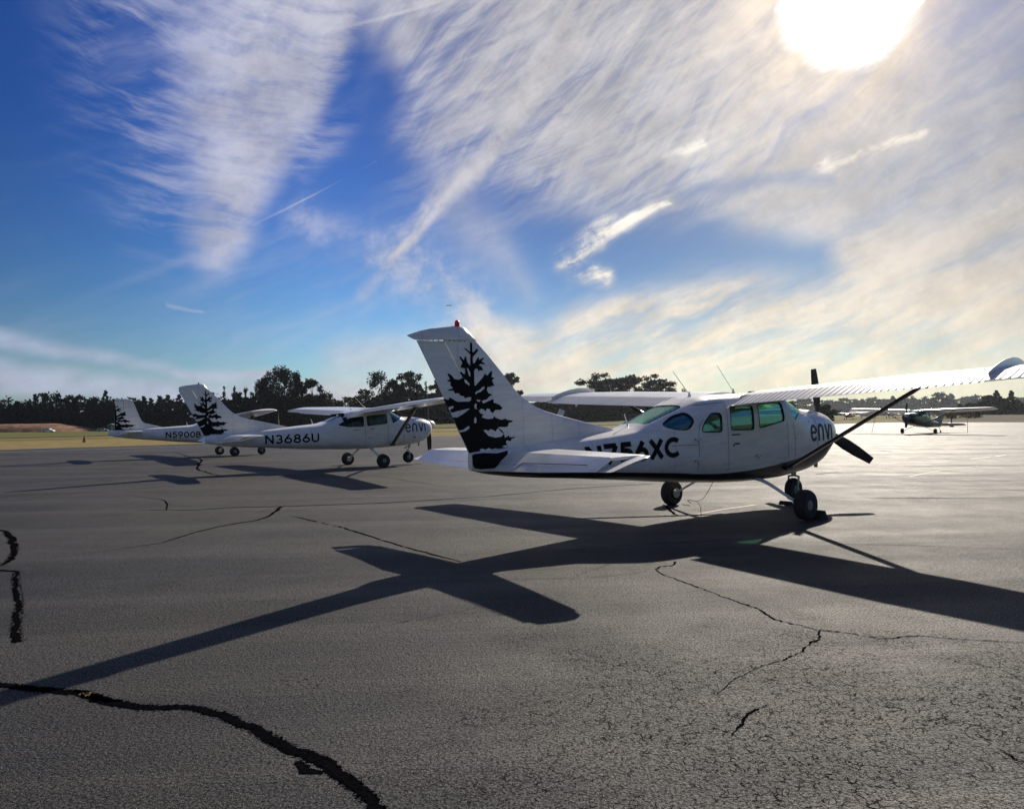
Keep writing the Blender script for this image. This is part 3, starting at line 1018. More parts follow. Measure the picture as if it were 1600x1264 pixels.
        def wpt(y, s, up, droop=0.0, extra=0.0):
            xle, xte, zte, c = wsec(y)
            t = .6 * c * (.2969 * math.sqrt(s) - .126 * s - .3516 * s ** 2 + .2843 * s ** 3 - .1036 * s ** 4)
            cam_ = c * (.02 / .16 * (.8 * s - s * s) if s < .4 else .02 / .36 * (.2 + .8 * s - s * s))
            z = zte + (1 - s) * c * .040 + cam_ + (t if up else -t) + extra
            x = xle - s * c
            return Vector((x, sd * y, z))
        su = [0, .006, .02, .05, .10, .18, .28, .40, .52, .64, .735]

        def wring(y, s1, k=1.0, dz=0.0, pull=0.0):
            ss = [q * s1 / .735 for q in su]
            r = [wpt(y, s, True) for s in ss] + [wpt(y, s, False) for s in ss[::-1]]
            if k != 1.0:
                c = sum(r, Vector()) / len(r)
                r = [Vector((c.x + (p.x - c.x) * (1 - pull), p.y, c.z + (p.z - c.z) * k + dz)) for p in r]
            return r
        wrings = [wring(y, .735) for y in (.42, 1.0, 1.6, 2.2, 2.6, 3.2, 3.79)]
        wrings += [wring(y, .735) for y in (3.8, 4.2, 4.6, 5.0, 5.19)]
        wo_ = MB().loft(wrings).obj('wing', WM, root)
        soft_edges(wo_, 40)
        tip = [wring(5.195, 1.0), wring(5.30, 1.0, .92, -.005, .03), wring(5.40, 1.0, .68, -.015, .09), wring(5.46, 1.0, .38, -.025, .18), wring(5.485, 1.0, .12, -.03, .30)]
        soft_edges(MB().loft(tip).obj('wing_tip', WM, root), 60)
        # flap and aileron with pressed ribs
        for nm, ya, yb in (('flap', .60, 3.775), ('aileron', 3.80, 5.185)):
            ys = [ya]
            bump = [0]
            if not lod:
                k = int((yb - ya) / .085)
                for i in range(k):
                    c = ya + (yb - ya) * (i + .5) / k
                    ys += [c - .017, c - .007, c + .007, c + .017]
                    bump += [0, .0065, .0065, 0]
            ys.append(yb)
            bump.append(0)
            ss = [.745, .765, .83, .88, .94, .975, 1.0]
            rows = []
            for y, b in zip(ys, bump):
                dr = .055 if nm == 'flap' else .035
                up = [wpt(y, s, True, extra=(b if .76 < s < .98 else 0) - dr * (s - .745) / .255) for s in ss]
                dn = [wpt(y, s, False, extra=-dr * (s - .745) / .255) for s in ss]
                rows.append(up + dn[::-1])
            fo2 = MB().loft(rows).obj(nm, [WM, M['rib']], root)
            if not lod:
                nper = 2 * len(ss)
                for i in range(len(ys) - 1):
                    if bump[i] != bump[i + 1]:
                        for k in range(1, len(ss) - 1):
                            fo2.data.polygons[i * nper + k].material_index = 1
            if lod:
                soft_edges(fo2, 40)
        if spec['kind'] == '206':
            # stall fence over the wing at the flap/aileron break
            prof = []
            y = 3.79
            for s in (-.03, .0, .03, .10, .22, .36, .52, .66, .80, .9):
                s2 = max(0, s)
                b = wpt(y, s2, True)
                hgt = .085 * math.sin(math.pi * min(1, max(0, (s + .06) / 1.0)) ** .75) ** .7 + .012
                prof.append((Vector((b.x + (.03 if s < 0 else 0), b.y, b.z - .02)), Vector((b.x + (.03 if s < 0 else 0), b.y, b.z + hgt))))
            low_ = [p[0] for p in prof]
            upp = [p[1] for p in prof]
            o4 = Vector((0, .004, 0))
            rr = [[a - o4, b - o4, b + o4, a + o4] for a, b in zip(low_, upp)]
            MB().loft(rr).obj('stall_fence', WM, root)
        # strut
        p0, p1 = Vector((.74, sd * .54, .68)), Vector((.36, sd * 2.72, 1.86))
        rows = []
        dirn = (p1 - p0).normalized()
        up_ = Vector((1, 0, 0)).cross(dirn).normalized()
        for t, k in ((0, .75), (.06, 1), (.5, 1), (.94, 1), (1, .75)):
            c = p0.lerp(p1, t)
            r = []
            for i in range(16):
                th = 2 * math.pi * i / 16
                r.append(c + Vector((1, 0, 0)) * (.070 * math.cos(th) * k) + up_ * (.026 * math.sin(th) * k))
            rows.append(r)
        st = MB().loft(rows).obj('wing_strut', M['strut'], root, smooth=True)
        for c, d in ((p0, (.16, .06, .07)), (p1, (.17, .10, .05))):
            MB().box(c, d).obj('strut_cuff', M['strut'], st)
        # pitot / small antenna under wing
        # ---- main gear
        tx = .222
        ax = Vector((0, sd * 1.16, tx))
        path = [Vector((.02, sd * .38, .56 if spec['kind'] == '206' else .62)), Vector((.02, sd * .52, .535)), Vector((.02, sd * .64, .49)), Vector((.015, sd * .76, .43)), Vector((.01, sd * .88, .365)), Vector((.005, sd * 1.0, .30)), Vector((0, sd * 1.10, .238))]
        MB().tube(path, [.058, .055, .05, .045, .041, .037, .033], 12, flat=.42).obj('landing_gear_leg', WM, root, smooth=True)
        wheel = MB().lathe([(.105, -.075), (.16, -.085), (.197, -.078), (.217, -.05), (.222, -.018), (.222, .018), (.217, .05), (.197, .078), (.16, .085), (.105, .075)], (0, 0, 0), 'Y', 32)
        w_ = wheel.obj('wheel', M['rubber'], root, smooth=True)
        w_.location = (0, sd * 1.24, tx)
        MB().lathe([(.04, -.08), (.105, -.07), (.11, -.055), (.11, .055), (.105, .07), (.075, .055), (.07, .05), (.045, .055), (.04, .085)], (0, 0, 0), 'Y', 20).obj('rim', M['hub'], w_, smooth=False)
        if not lod:
            MB().lathe([(.085, -.012), (.085, .012)], (0, 0, 0), 'Y', 18).obj('brake_disc', M['metal'], w_).location = (0, -sd * .10, 0)

    # ---- nose gear (or tail wheel)
    if spec.get('taildragger'):
        w_ = MB().lathe([(.04, -.03), (.09, -.035), (.10, 0), (.09, .035), (.04, .03)], (0, 0, 0), 'Y', 16).obj('tail_wheel', M['rubber'], root)
        w_.location = (-4.75, 0, .55)
        MB().tube([(-4.3, 0, .92), (-4.6, 0, .72), (-4.75, 0, .56)], .02, 6).obj('tail_spring', M['metal'], root)
    else:
        nx_ = 1.74 if spec['kind'] == '206' else 1.64
        w_ = MB().lathe([(.08, -.06), (.15, -.072), (.185, -.06), (.20, -.02), (.20, .02), (.185, .06), (.15, .072), (.08, .06)], (0, 0, 0), 'Y', 28).obj('nose_wheel', M['rubber'], root, smooth=True)
        w_.location = (nx_, 0, .20)
        MB().lathe([(.03, -.07), (.08, -.06), (.08, .06), (.03, .07)], (0, 0, 0), 'Y', 16).obj('rim', M['hub'], w_)
        zt_ = .62
        mb = MB().tube([(nx_ + .10, 0, .72), (nx_ + .05, 0, .50), (nx_ + .035, 0, .44)], [.035, .035, .028], 10)
        ng = mb.obj('nose_gear_strut', WM, root, smooth=True)
        fk = MB()
        for sy in (-.095, .095):
            fk.tube([(nx_ + .03, 0, .445), (nx_ + .02, sy, .425), (nx_, sy, .32), (nx_, sy, .20)], [.022, .022, .018, .016], 8)
        fk.obj('fork', WM, ng)
        MB().tube([(nx_ - .02, .0, .60), (nx_ - .10, 0, .53), (nx_ - .01, 0, .45)], .012, 6).obj('torque_link', M['metal'], ng)
        MB().tube([(nx_ + .1, .03, .60), (nx_ - .12, .06, .50)], .016, 6).obj('shimmy_damper', M['metal'], ng)

    # ---- propeller
    hx = T[-1][0] + .10
    hz = 1.235 if spec['kind'] == '206' else 1.27
    sp = MB().lathe([(.165, -.10), (.165, -.02), (.145, .07), (.105, .16), (.055, .225), (.012, .25)], (hx, 0, hz), 'X', 24).obj('spinner', WM if spec['kind'] != '206' else M['white'], root, smooth=True)
    for k, a0 in enumerate(spec['blades']):
        R0 = spec.get('R', 1.03)
        rows = []
        for r_, ch, th, tw in ((.10, .06, .05, 50), (.20, .12, .035, 38), (.35, .17, .022, 30), (.55, .20, .016, 22), (.78, .185, .012, 17), (.95, .15, .009, 14), (R0 - .01, .125, .007, 13), (R0, .11, .004, 13)):
            rr = []
            for i in range(12):
                q = 2 * math.pi * i / 12
                a, b = ch / 2 * math.cos(q), th / 2 * math.sin(q)
                tw_ = rad(tw)
                fx = a * math.sin(tw_) + b * math.cos(tw_)
                fy = a * math.cos(tw_) - b * math.sin(tw_)
                v = Vector((hx + fx, fy, r_))
                v = Matrix.Rotation(rad(a0), 3, 'X') @ Vector((fx, fy, r_))
                rr.append(v + Vector((hx - .02, 0, hz)))
            rows.append(rr)
        soft_edges(MB().loft(rows).obj('propeller_blade', M['prop'], root), 40)
    MB().tube([(T[-1][0] - .45, -.22, interp(T, T[-1][0] - .45, 1) + .10), (T[-1][0] - .52, -.24, interp(T, T[-1][0] - .45, 1) - .10)], .032, 10).obj('exhaust_pipe', M['metal'], root, smooth=True)

    # ---- antennas
    for x, z, lx, lz in ((-.97, 1.83, -.36, .40), (.12, 1.87, -.39, .46)) if spec['kind'] == '206' else ((-.43, 1.84, -.37, .38), (.06, 1.87, -.36, .43)):
        an = MB().tube([(x, 0, z + .05), (x + lx, 0, z + lz)], [.007, .004], 6).obj('whip_antenna', WM, root)
        MB().lathe([(.035, -.03), (.03, .02), (.014, .07), (.006, .10)], (x, 0, z), 'Z', 10).obj('antenna_base', WM, an, smooth=True)
    x0 = -2.32 if spec['kind'] == '206' else -1.75
    MB().tube([(x0, 0, interp(T, x0, 2) - .01), (x0 - .06, 0, interp(T, x0, 2) + .16)], [.014, .006], 6).obj('blade_antenna', WM, root)
    if spec['kind'] == '206':
        MB().box((.62, .0, 1.905), (.12, .05, .03)).obj('roof_antenna', M['strut'], root)
        for p in ((-4.3, 2.595), ):
            pass

    # ---- markings, seams
    fy = lambda x, z: thick(x, z)
    for ln in spec.get('marks', []):
        txt, x0, z0, x1, z1, w, mm, nm = ln
        V, F = glyph_mesh(txt, x0, z0, x1, z1, w)
        sh = spec.get('shear', {}).get(txt, 0)
        V = [(p[0], p[1] + sh * (p[0] - x0)) for p in V]
        drape(nm, V, F, hw, -1, mm, root, .006)
        if not lod:   # the other side carries the same number, reading the other way
            V = [(x0 + x1 - p[0], p[1] - sh * (p[0] - x0) + sh * (x1 - x0 - (p[0] - x0)) * 0) for p in V]
            drape(nm, V, F, hw, 1, mm, root, .006)
    if 'emb' in spec:
        A = emb_to_xz(spec['emb'])
        cl = []
        # clip to the trailing edge line
        (za, xa), (zb_, xb_) = TE[0], TE[-1]
        d = Vector((xb_ - xa, 0, zb_ - za)).normalized()
        nrm = Vector((-d.z, 0, d.x))
        cl = [((xa + .004, 0, za), tuple(nrm)), ((0, 0, 1.245 if not straight else 1.12), (0, 0, -1))]
        if nrm.x > 0:
            cl[0] = ((xa + .004, 0, za), tuple(-nrm))
        V = [A(p) for p in EMB]
        for sd in (-1, 1):
            drape('tree_emblem', V, [tuple(range(len(V)))], fy, sd, M['black'], root, .003, .05, cl)
            for wpoly in EMW:
                V2 = [A(p) for p in wpoly]
                try:
                    drape('emblem_gap', V2, [tuple(range(len(V2)))], fy, sd, WM, root, .0055, .05, cl)
                except Exception:
                    pass
        # black tail cone
        if spec['kind'] == '206':
            P = [(-4.965, 1.215), (-4.93, 1.235), (-4.80, 1.24), (-4.64, 1.225), (-4.56, 1.235), (-4.47, 1.25), (-4.50, 1.20), (-4.60, 1.13), (-4.66, 1.05), (-4.85, 1.05), (-4.94, 1.07), (-4.965, 1.12)]
            for sd in (-1, 1):
                drape('tail_cone_patch', P, [tuple(range(len(P)))], hw, sd, M['black'], root, .004, .04)
    if not lod:
        mb = MB()
        for P in spec['seams']:
            V, F = ribbon2(P, .007)
            o = drape('panel_seam', V, F, hw, -1, M['seam'], root, .0035, 0)
        for (x, z, w, h) in spec['plates']:
            V = [(x - w / 2, z - h / 2), (x + w / 2, z - h / 2), (x + w / 2, z + h / 2), (x - w / 2, z + h / 2)]
            drape('placard', V, [(0, 1, 2, 3)], hw, -1, M['black'], root, .003, .03)
        for wk, wp in windows:
            if wk == 'side' and not any(b > 1.9 for a, b in wp):
                V, F = ribbon2(list(wp) + [wp[0], wp[1]], .016)
                drape('window_seal', V, F, hw, -1, M['rubber'], root, .002, 0)
        for (x, z) in spec['handles']:
            y = -(hw(x, z) + .018)
            h_ = MB().box((x, y, z), (.13, .018, .025)).obj('door_handle', M['metal'], root)
            MB().box((x + .04, y + .008, z), (.05, .03, .07)).obj('latch_plate', WM, h_)
        # rivet row under the fin cap
        for i in range(9):
            x = -5.0 - i * .07 if not straight else -4.1 - i * .07
            if i < 8:
                MB().box((x, -(thick(x, 2.55) + .003), 2.548), (.012, .004, .012)).obj('rivet', M['seam'], root)
        # white static lines on the fin
        if not straight:
            MB().box((-4.98, -.035, 2.585), (.19, .012, .012), Matrix.Rotation(.12, 3, 'Y')).obj('tip_light_strip', WM, root)
            MB().box((-5.32, -.035, 2.535), (.14, .012, .012)).obj('hinge_strip', WM, root)
    root.location = (*spec['loc'], 0)
    M3 = Matrix.Rotation(spec['hd'], 3, 'Z') @ Matrix.Rotation(-spec['pt'], 3, 'Y') @ Matrix.Rotation(spec['bank'], 3, 'X')
    root.rotation_mode = 'QUATERNION'
    root.rotation_quaternion = M3.to_quaternion()
    s = spec.get('scale', 1.0)
    root.scale = (s, s, s)
    return root


def roundpoly(P, r=.06, k=4):
    out = []
    nP = len(P)
    for i in range(nP):
        a, b, c = Vector(P[i - 1]), Vector(P[i]), Vector(P[(i + 1) % nP])
        rr = min(r, (a - b).length * .45, (c - b).length * .45)
        p, q = b + (a - b).normalized() * rr, b + (c - b).normalized() * rr
        for j in range(k + 1):
            t = j / k
            out.append(tuple(p * (1 - t) ** 2 + b * 2 * t * (1 - t) + q * t ** 2))
    return out


WIN206 = [('side', roundpoly([(-2.06, 1.455), (-1.80, 1.575), (-1.56, 1.625), (-1.47, 1.51), (-1.60, 1.375), (-1.88, 1.395)], .10)),
          ('side', roundpoly([(-1.37, 1.335), (-.93, 1.315), (-.92, 1.59), (-1.13, 1.60), (-1.30, 1.46)], .06)),
          ('side', roundpoly([(-.73, 1.335), (-.17, 1.32), (-.16, 1.68), (-.71, 1.685)], .05)),
          ('side', roundpoly([(-.03, 1.335), (.66, 1.43), (.62, 1.72), (-.03, 1.695)], .05)),
          ('side', [(.80, 1.77), (.84, 2.1), (1.7, 2.1), (1.46, 1.62), (1.19, 1.545), (.97, 1.43), (.93, 1.44)]),
          ('top', roundpoly([(-2.24, -.25), (-1.50, -.30), (-1.50, .30), (-2.24, .25)], .08))]
WIN182 = [('side', roundpoly([(-1.13, 1.395), (-.72, 1.60), (-.27, 1.64), (-.27, 1.32), (-.80, 1.325)], .05)),
          ('side', roundpoly([(-.15, 1.33), (.58, 1.38), (.56, 1.685), (-.16, 1.645)], .05)),
          ('side', [(.68, 1.76), (.72, 2.1), (1.5, 2.1), (1.26, 1.59), (1.08, 1.52), (.82, 1.385), (.78, 1.39)]),
          ('top', roundpoly([(-1.42, -.30), (-.80, -.33), (-.80, .33), (-1.42, .30)], .08))]


# ------------------------------------------------------------------ setting: ground
def edge_d(x, y):
    """distance beyond the long apron edge"""
    return (y - x - 69.7) / math.sqrt(2)


def sst(a, b, x):
    t = min(1, max(0, (x - a) / (b - a)))
    return t * t * (3 - 2 * t)


def ground_z(x, y):
    d = edge_d(x, y)
    d2 = max(d, (x - 80) * .5 + 4 if y < 165 else d)
    z = -0.04
    z += 1.45 * sst(6, 85, max(d, (x + .6 * y - 176) * .8)) * sst(20, 75, x)
    z += -2.2 * sst(8, 210, d) * sst(-15, -75, x)
    return z


def ground_sheet():
    xs_ = sorted(set([-6000, -3000, -1500, -900] + list(range(-600, 700, 12)) + [900, 1500, 3000, 6000]))
    ys_ = sorted(set([-1500, -600, -200, -60] + list(range(0, 660, 12)) + [900, 1500, 3000, 7000]))
    V = [(x, y, ground_z(x, y) - (.02 if y < -50 else 0)) for y in ys_ for x in xs_]
    nx = len(xs_)
    F = [(j * nx + i, j * nx + i + 1, (j + 1) * nx + i + 1, (j + 1) * nx + i) for j in range(len(ys_) - 1) for i in range(nx - 1)]
    m = bpy.data.materials.new('dry_grass_field')
    m.use_nodes = True
    q = NT(m.node_tree)
    b = m.node_tree.nodes['Principled BSDF']
    b.inputs['Roughness'].default_value = 0.95
    b.inputs['Specular IOR Level'].default_value = 0.1
    co = q.node('ShaderNodeTexCoord').outputs['Object']
    x, y, z = q.sep(co)
    d = q.m('MULTIPLY', q.m('SUBTRACT', q.m('SUBTRACT', y, x), 69.7), .7071)
    along = q.m('MULTIPLY', q.m('ADD', y, x), .7071)
    big = q.noise(q.comb(q.m('MULTIPLY', d, .05), q.m('MULTIPLY', along, .012), 0), 1.0, 5, .6)
    fin_ = q.noise(co, .9, 6, .7)
    tan = q.mix(q.ramp(fin_, .3, .7), (0.20, 0.15, 0.055, 1), (0.33, 0.26, 0.11, 1))
    green = q.mix(q.ramp(fin_, .3, .7), (0.08, 0.095, 0.02, 1), (0.16, 0.16, 0.05, 1))
    f = q.ramp(q.m('ADD', big, q.m('MULTIPLY', q.ramp(d, 45, 60), .16)), .46, .62)
    right = q.m('MULTIPLY', q.ramp(x, 35, 80), .55)
    f = q.m('MAXIMUM', f, right)
    c = q.mix(f, tan, green)
    edge = q.m('MULTIPLY', q.ramp(d, 1.8, .3), .8)
    c = q.mix(edge, c, (0.06, 0.045, 0.03, 1))
    q.put(b.inputs['Base Color'], c)
    bp = q.node('ShaderNodeBump')
    bp.inputs['Strength'].default_value = 0.6
    bp.inputs['Distance'].default_value = 0.3
    q.put(bp.inputs['Height'], q.noise(co, 3.0, 5, .7))
    q.l.new(bp.outputs[0], b.inputs['Normal'])
    return obj('grass_field', newmesh('grass_field', V, F, m, True), kind='structure')


ground_sheet()


def asphalt():
    m = bpy.data.materials.new('worn_asphalt')
    m.use_nodes = True
    q = NT(m.node_tree)
    b = m.node_tree.nodes['Principled BSDF']
    co = q.node('ShaderNodeTexCoord').outputs['Object']
    x, y, z = q.sep(co)
    dist = q.m('SQRT', q.m('ADD', q.m('MULTIPLY', x, x), q.m('MULTIPLY', y, y)))
    big = q.noise(co, .22, 6, .62)
    mid = q.noise(co, 1.3, 6, .65)
    # long streaks of wear along the parking row
    stk = q.noise(q.rot2(x, y, .10, .035, .75, 0.0), 1.0, 6, .66)
    stk2 = q.noise(q.rot2(x, y, .05, .05, 2.6, 4.0), 1.0, 5, .6)
    agg = q.noise(co, 70.0, 3, .7)
    agg2 = q.noise(co, 260.0, 2, .7)
    vor = q.node('ShaderNodeTexVoronoi', feature='DISTANCE_TO_EDGE')
    vor.inputs['Scale'].default_value = 17.0
    vor.inputs['Randomness'].default_value = 1.0
    wv = q.v('ADD', co, q.v('SCALE', q.noisec(co, 9.0, 4), scale=.14))
    q.put(vor.inputs['Vector'], wv)
    vor2 = q.node('ShaderNodeTexVoronoi', feature='DISTANCE_TO_EDGE')
    vor2.inputs['Scale'].default_value = 34.0
    q.put(vor2.inputs['Vector'], q.v('ADD', co, q.v('SCALE', q.noisec(co, 21.0, 3), scale=.07)))
    worn_sheen = q.m('MULTIPLY', q.ramp(x, -2.2, 1.0), q.ramp(y, 7.0, 3.2))
    zone = q.ramp(q.m('ADD', q.m('MULTIPLY', mid, .6), q.m('MULTIPLY', worn_sheen, .30)), .40, .66)
    brk = q.ramp(q.noise(co, 14.0, 4, .7), .42, .60)
    cr = q.m('MULTIPLY', q.m('MULTIPLY', q.ramp(vor.outputs['Distance'], .075, .0), brk), zone)
    cr2 = q.m('MULTIPLY', q.m('MULTIPLY', q.ramp(vor2.outputs['Distance'], .06, .0), q.ramp(q.noise(co, 23.0, 3, .6), .48, .6)), q.m('MULTIPLY_ADD', zone, .8, .1))
    crk = q.m('MAXIMUM', cr, cr2)
    pits = q.m('MULTIPLY', q.ramp(q.noise(co, 48.0, 4, .75), .42, .33), q.m('MULTIPLY_ADD', zone, .5, .5))
    c = q.mix(q.ramp(big, .34, .66), (0.015, 0.017, 0.021, 1), (0.047, 0.043, 0.038, 1))
    c = q.mix(q.m('MULTIPLY', q.ramp(stk, .42, .62), .5), c, (0.066, 0.061, 0.054, 1))
    c = q.mix(q.m('MULTIPLY', q.ramp(stk2, .56, .68), .45), c, (0.024, 0.024, 0.025, 1))
    stones = q.m('MULTIPLY_ADD', q.ramp(agg, .36, .64), 1.3, .4)
    stones2 = q.m('MULTIPLY_ADD', q.ramp(agg2, .30, .70), .7, .65)
    c = q.v('MULTIPLY', c, q.comb(stones, stones, stones))
    c = q.v('MULTIPLY', c, q.comb(stones2, stones2, stones2))
    pale = q.ramp(q.noise(co, 120.0, 2, .8), .60, .68)
    c = q.mix(q.m('MULTIPLY', worn_sheen, .75), c, q.v('SCALE', c, scale=2.5))  # cracked near area also lightened in colour to stand for sun sheen
    c = q.mix(q.m('MULTIPLY', pale, .75), c, (0.42, 0.38, 0.31, 1))
    oilv = q.node('ShaderNodeTexVoronoi', feature='F1')
    oilv.inputs['Scale'].default_value = .42
    q.put(oilv.inputs['Vector'], q.v('ADD', co, q.v('SCALE', q.noisec(co, 1.6, 4), scale=.9)))
    oil = q.m('MULTIPLY', q.ramp(oilv.outputs['Distance'], .30, .08), q.ramp(q.noise(co, .35, 2, .5), .50, .60))
    c = q.mix(q.m('MULTIPLY', oil, .6), c, (0.012, 0.012, 0.013, 1))
    dark = q.m('MAXIMUM', crk, pits)
    c = q.mix(q.m('MULTIPLY', dark, .95), c, (0.006, 0.006, 0.006, 1))
    q.put(b.inputs['Base Color'], c)
    rg = q.m('MULTIPLY_ADD', q.ramp(stk, .35, .65), -.06, .67)
    rg = q.m('ADD', rg, q.m('MULTIPLY', q.ramp(mid, .3, .7), .08))
    q.put(b.inputs['Roughness'], q.m('ADD', rg, q.m('MULTIPLY', dark, .35)))
    q.put(b.inputs['Specular IOR Level'], q.m('MULTIPLY', q.ramp(agg, .36, .64, .35, 1.75), .23))
    q.put(b.inputs['IOR'], q.m('MULTIPLY_ADD', q.m('SUBTRACT', 1.0, dark), .44, 1.01))
    h = q.m('ADD', q.m('MULTIPLY', agg, .9), q.m('MULTIPLY', agg2, .35))
    h = q.m('SUBTRACT', h, q.m('MULTIPLY', dark, 1.1))
    h = q.m('ADD', h, q.m('MULTIPLY', q.noise(co, 22.0, 4, .7), .8))
    bp = q.node('ShaderNodeBump')
    q.put(bp.inputs['Strength'], q.ramp(dist, 5.0, 40.0, 1.0, .35))
    bp.inputs['Distance'].default_value = 0.014
    q.put(bp.inputs['Height'], h)
    bp2 = q.node('ShaderNodeBump')
    bp2.inputs['Strength'].default_value = 0.25
    bp2.inputs['Distance'].default_value = 0.12
    q.put(bp2.inputs['Height'], q.m('ADD', stk, q.m('MULTIPLY', mid, .25)))
    q.l.new(bp.outputs[0], bp2.inputs['Normal'])
    q.l.new(bp2.outputs[0], b.inputs['Normal'])
    return m


M['asphalt'] = asphalt()
P = [(-330, -260.3), (-29.4, 40.3), (-7, 62.7), (12.8, 83.5), (79.7, 150), (86, 153), (97, 131), (140, 55), (330, -260)]
apron = obj('apron', newmesh('apron', [(x, y, 0) for x, y in P], [tuple(range(len(P)))[::-1]], M['asphalt']), kind='structure')
apron.data.flip_normals() if apron.data.polygons[0].normal.z < 0 else None

M['tar'] = mat('crack_tar', (0.004, 0.004, 0.005), 0.9, spec=0.03, var=0.4, vscale=40, bump=0.4, bscale=80)
M['tar'].node_tree.nodes['Principled BSDF'].inputs['IOR'].default_value = 1.02
M['crack'] = mat('open_crack', (0.005, 0.005, 0.005), 0.95, spec=0.02)


M['crack'].node_tree.nodes['Principled BSDF'].inputs['IOR'].default_value = 1.02


def wline(P, wpx, jitter=.35, z=.004, seed=0, step=.05, gaps=0.0):
    """irregular ribbon over the ground; P pixels or points, w widths in metres"""
    rnd = random.Random(seed)
    Q = [Vector((p[0], p[1], 0)) for p in P]
    pts, wd = [], []
    tot = 0
    for i, (a, b) in enumerate(zip(Q, Q[1:])):
        w0 = wpx[i] if isinstance(wpx, list) else wpx
        w1 = wpx[i + 1] if isinstance(wpx, list) else wpx
        L = (b - a).length
        st = max(step, L / 140)
        k = max(1, int(L / st))
        for j in range(k):
            pts.append(a.lerp(b, j / k))
            wd.append(w0 + (w1 - w0) * j / k)
    pts.append(Q[-1])
    wd.append(wpx[-1] if isinstance(wpx, list) else wpx)
    V, F = [], []
    off = 0
    for i, p in enumerate(pts):
        t = (pts[min(i + 1, len(pts) - 1)] - pts[max(0, i - 1)]).normalized()
        nn = Vector((-t.y, t.x, 0))
        w = wd[i]
        off = off * .8 + rnd.uniform(-1, 1) * w * jitter
        a = w / 2 * (1 + rnd.uniform(-1, 1) * jitter * 1.3)
        b = w / 2 * (1 + rnd.uniform(-1, 1) * jitter * 1.3)
        V += [p + nn * (off + a) + Vector((0, 0, z)), p + nn * (off - b) + Vector((0, 0, z))]
        if i and rnd.random() > gaps:
            F.append((2 * i - 2, 2 * i - 1, 2 * i + 1, 2 * i))
    return V, F


def gl(*px):
    return [tuple(G(x, y)[:2]) for x, y in px]


def crack(name, P, w, m, seed, **kw):
    V, F = wline(P, w, seed=seed, **kw)
    o = obj(name, newmesh(name, V, F, m), apron)
    return o


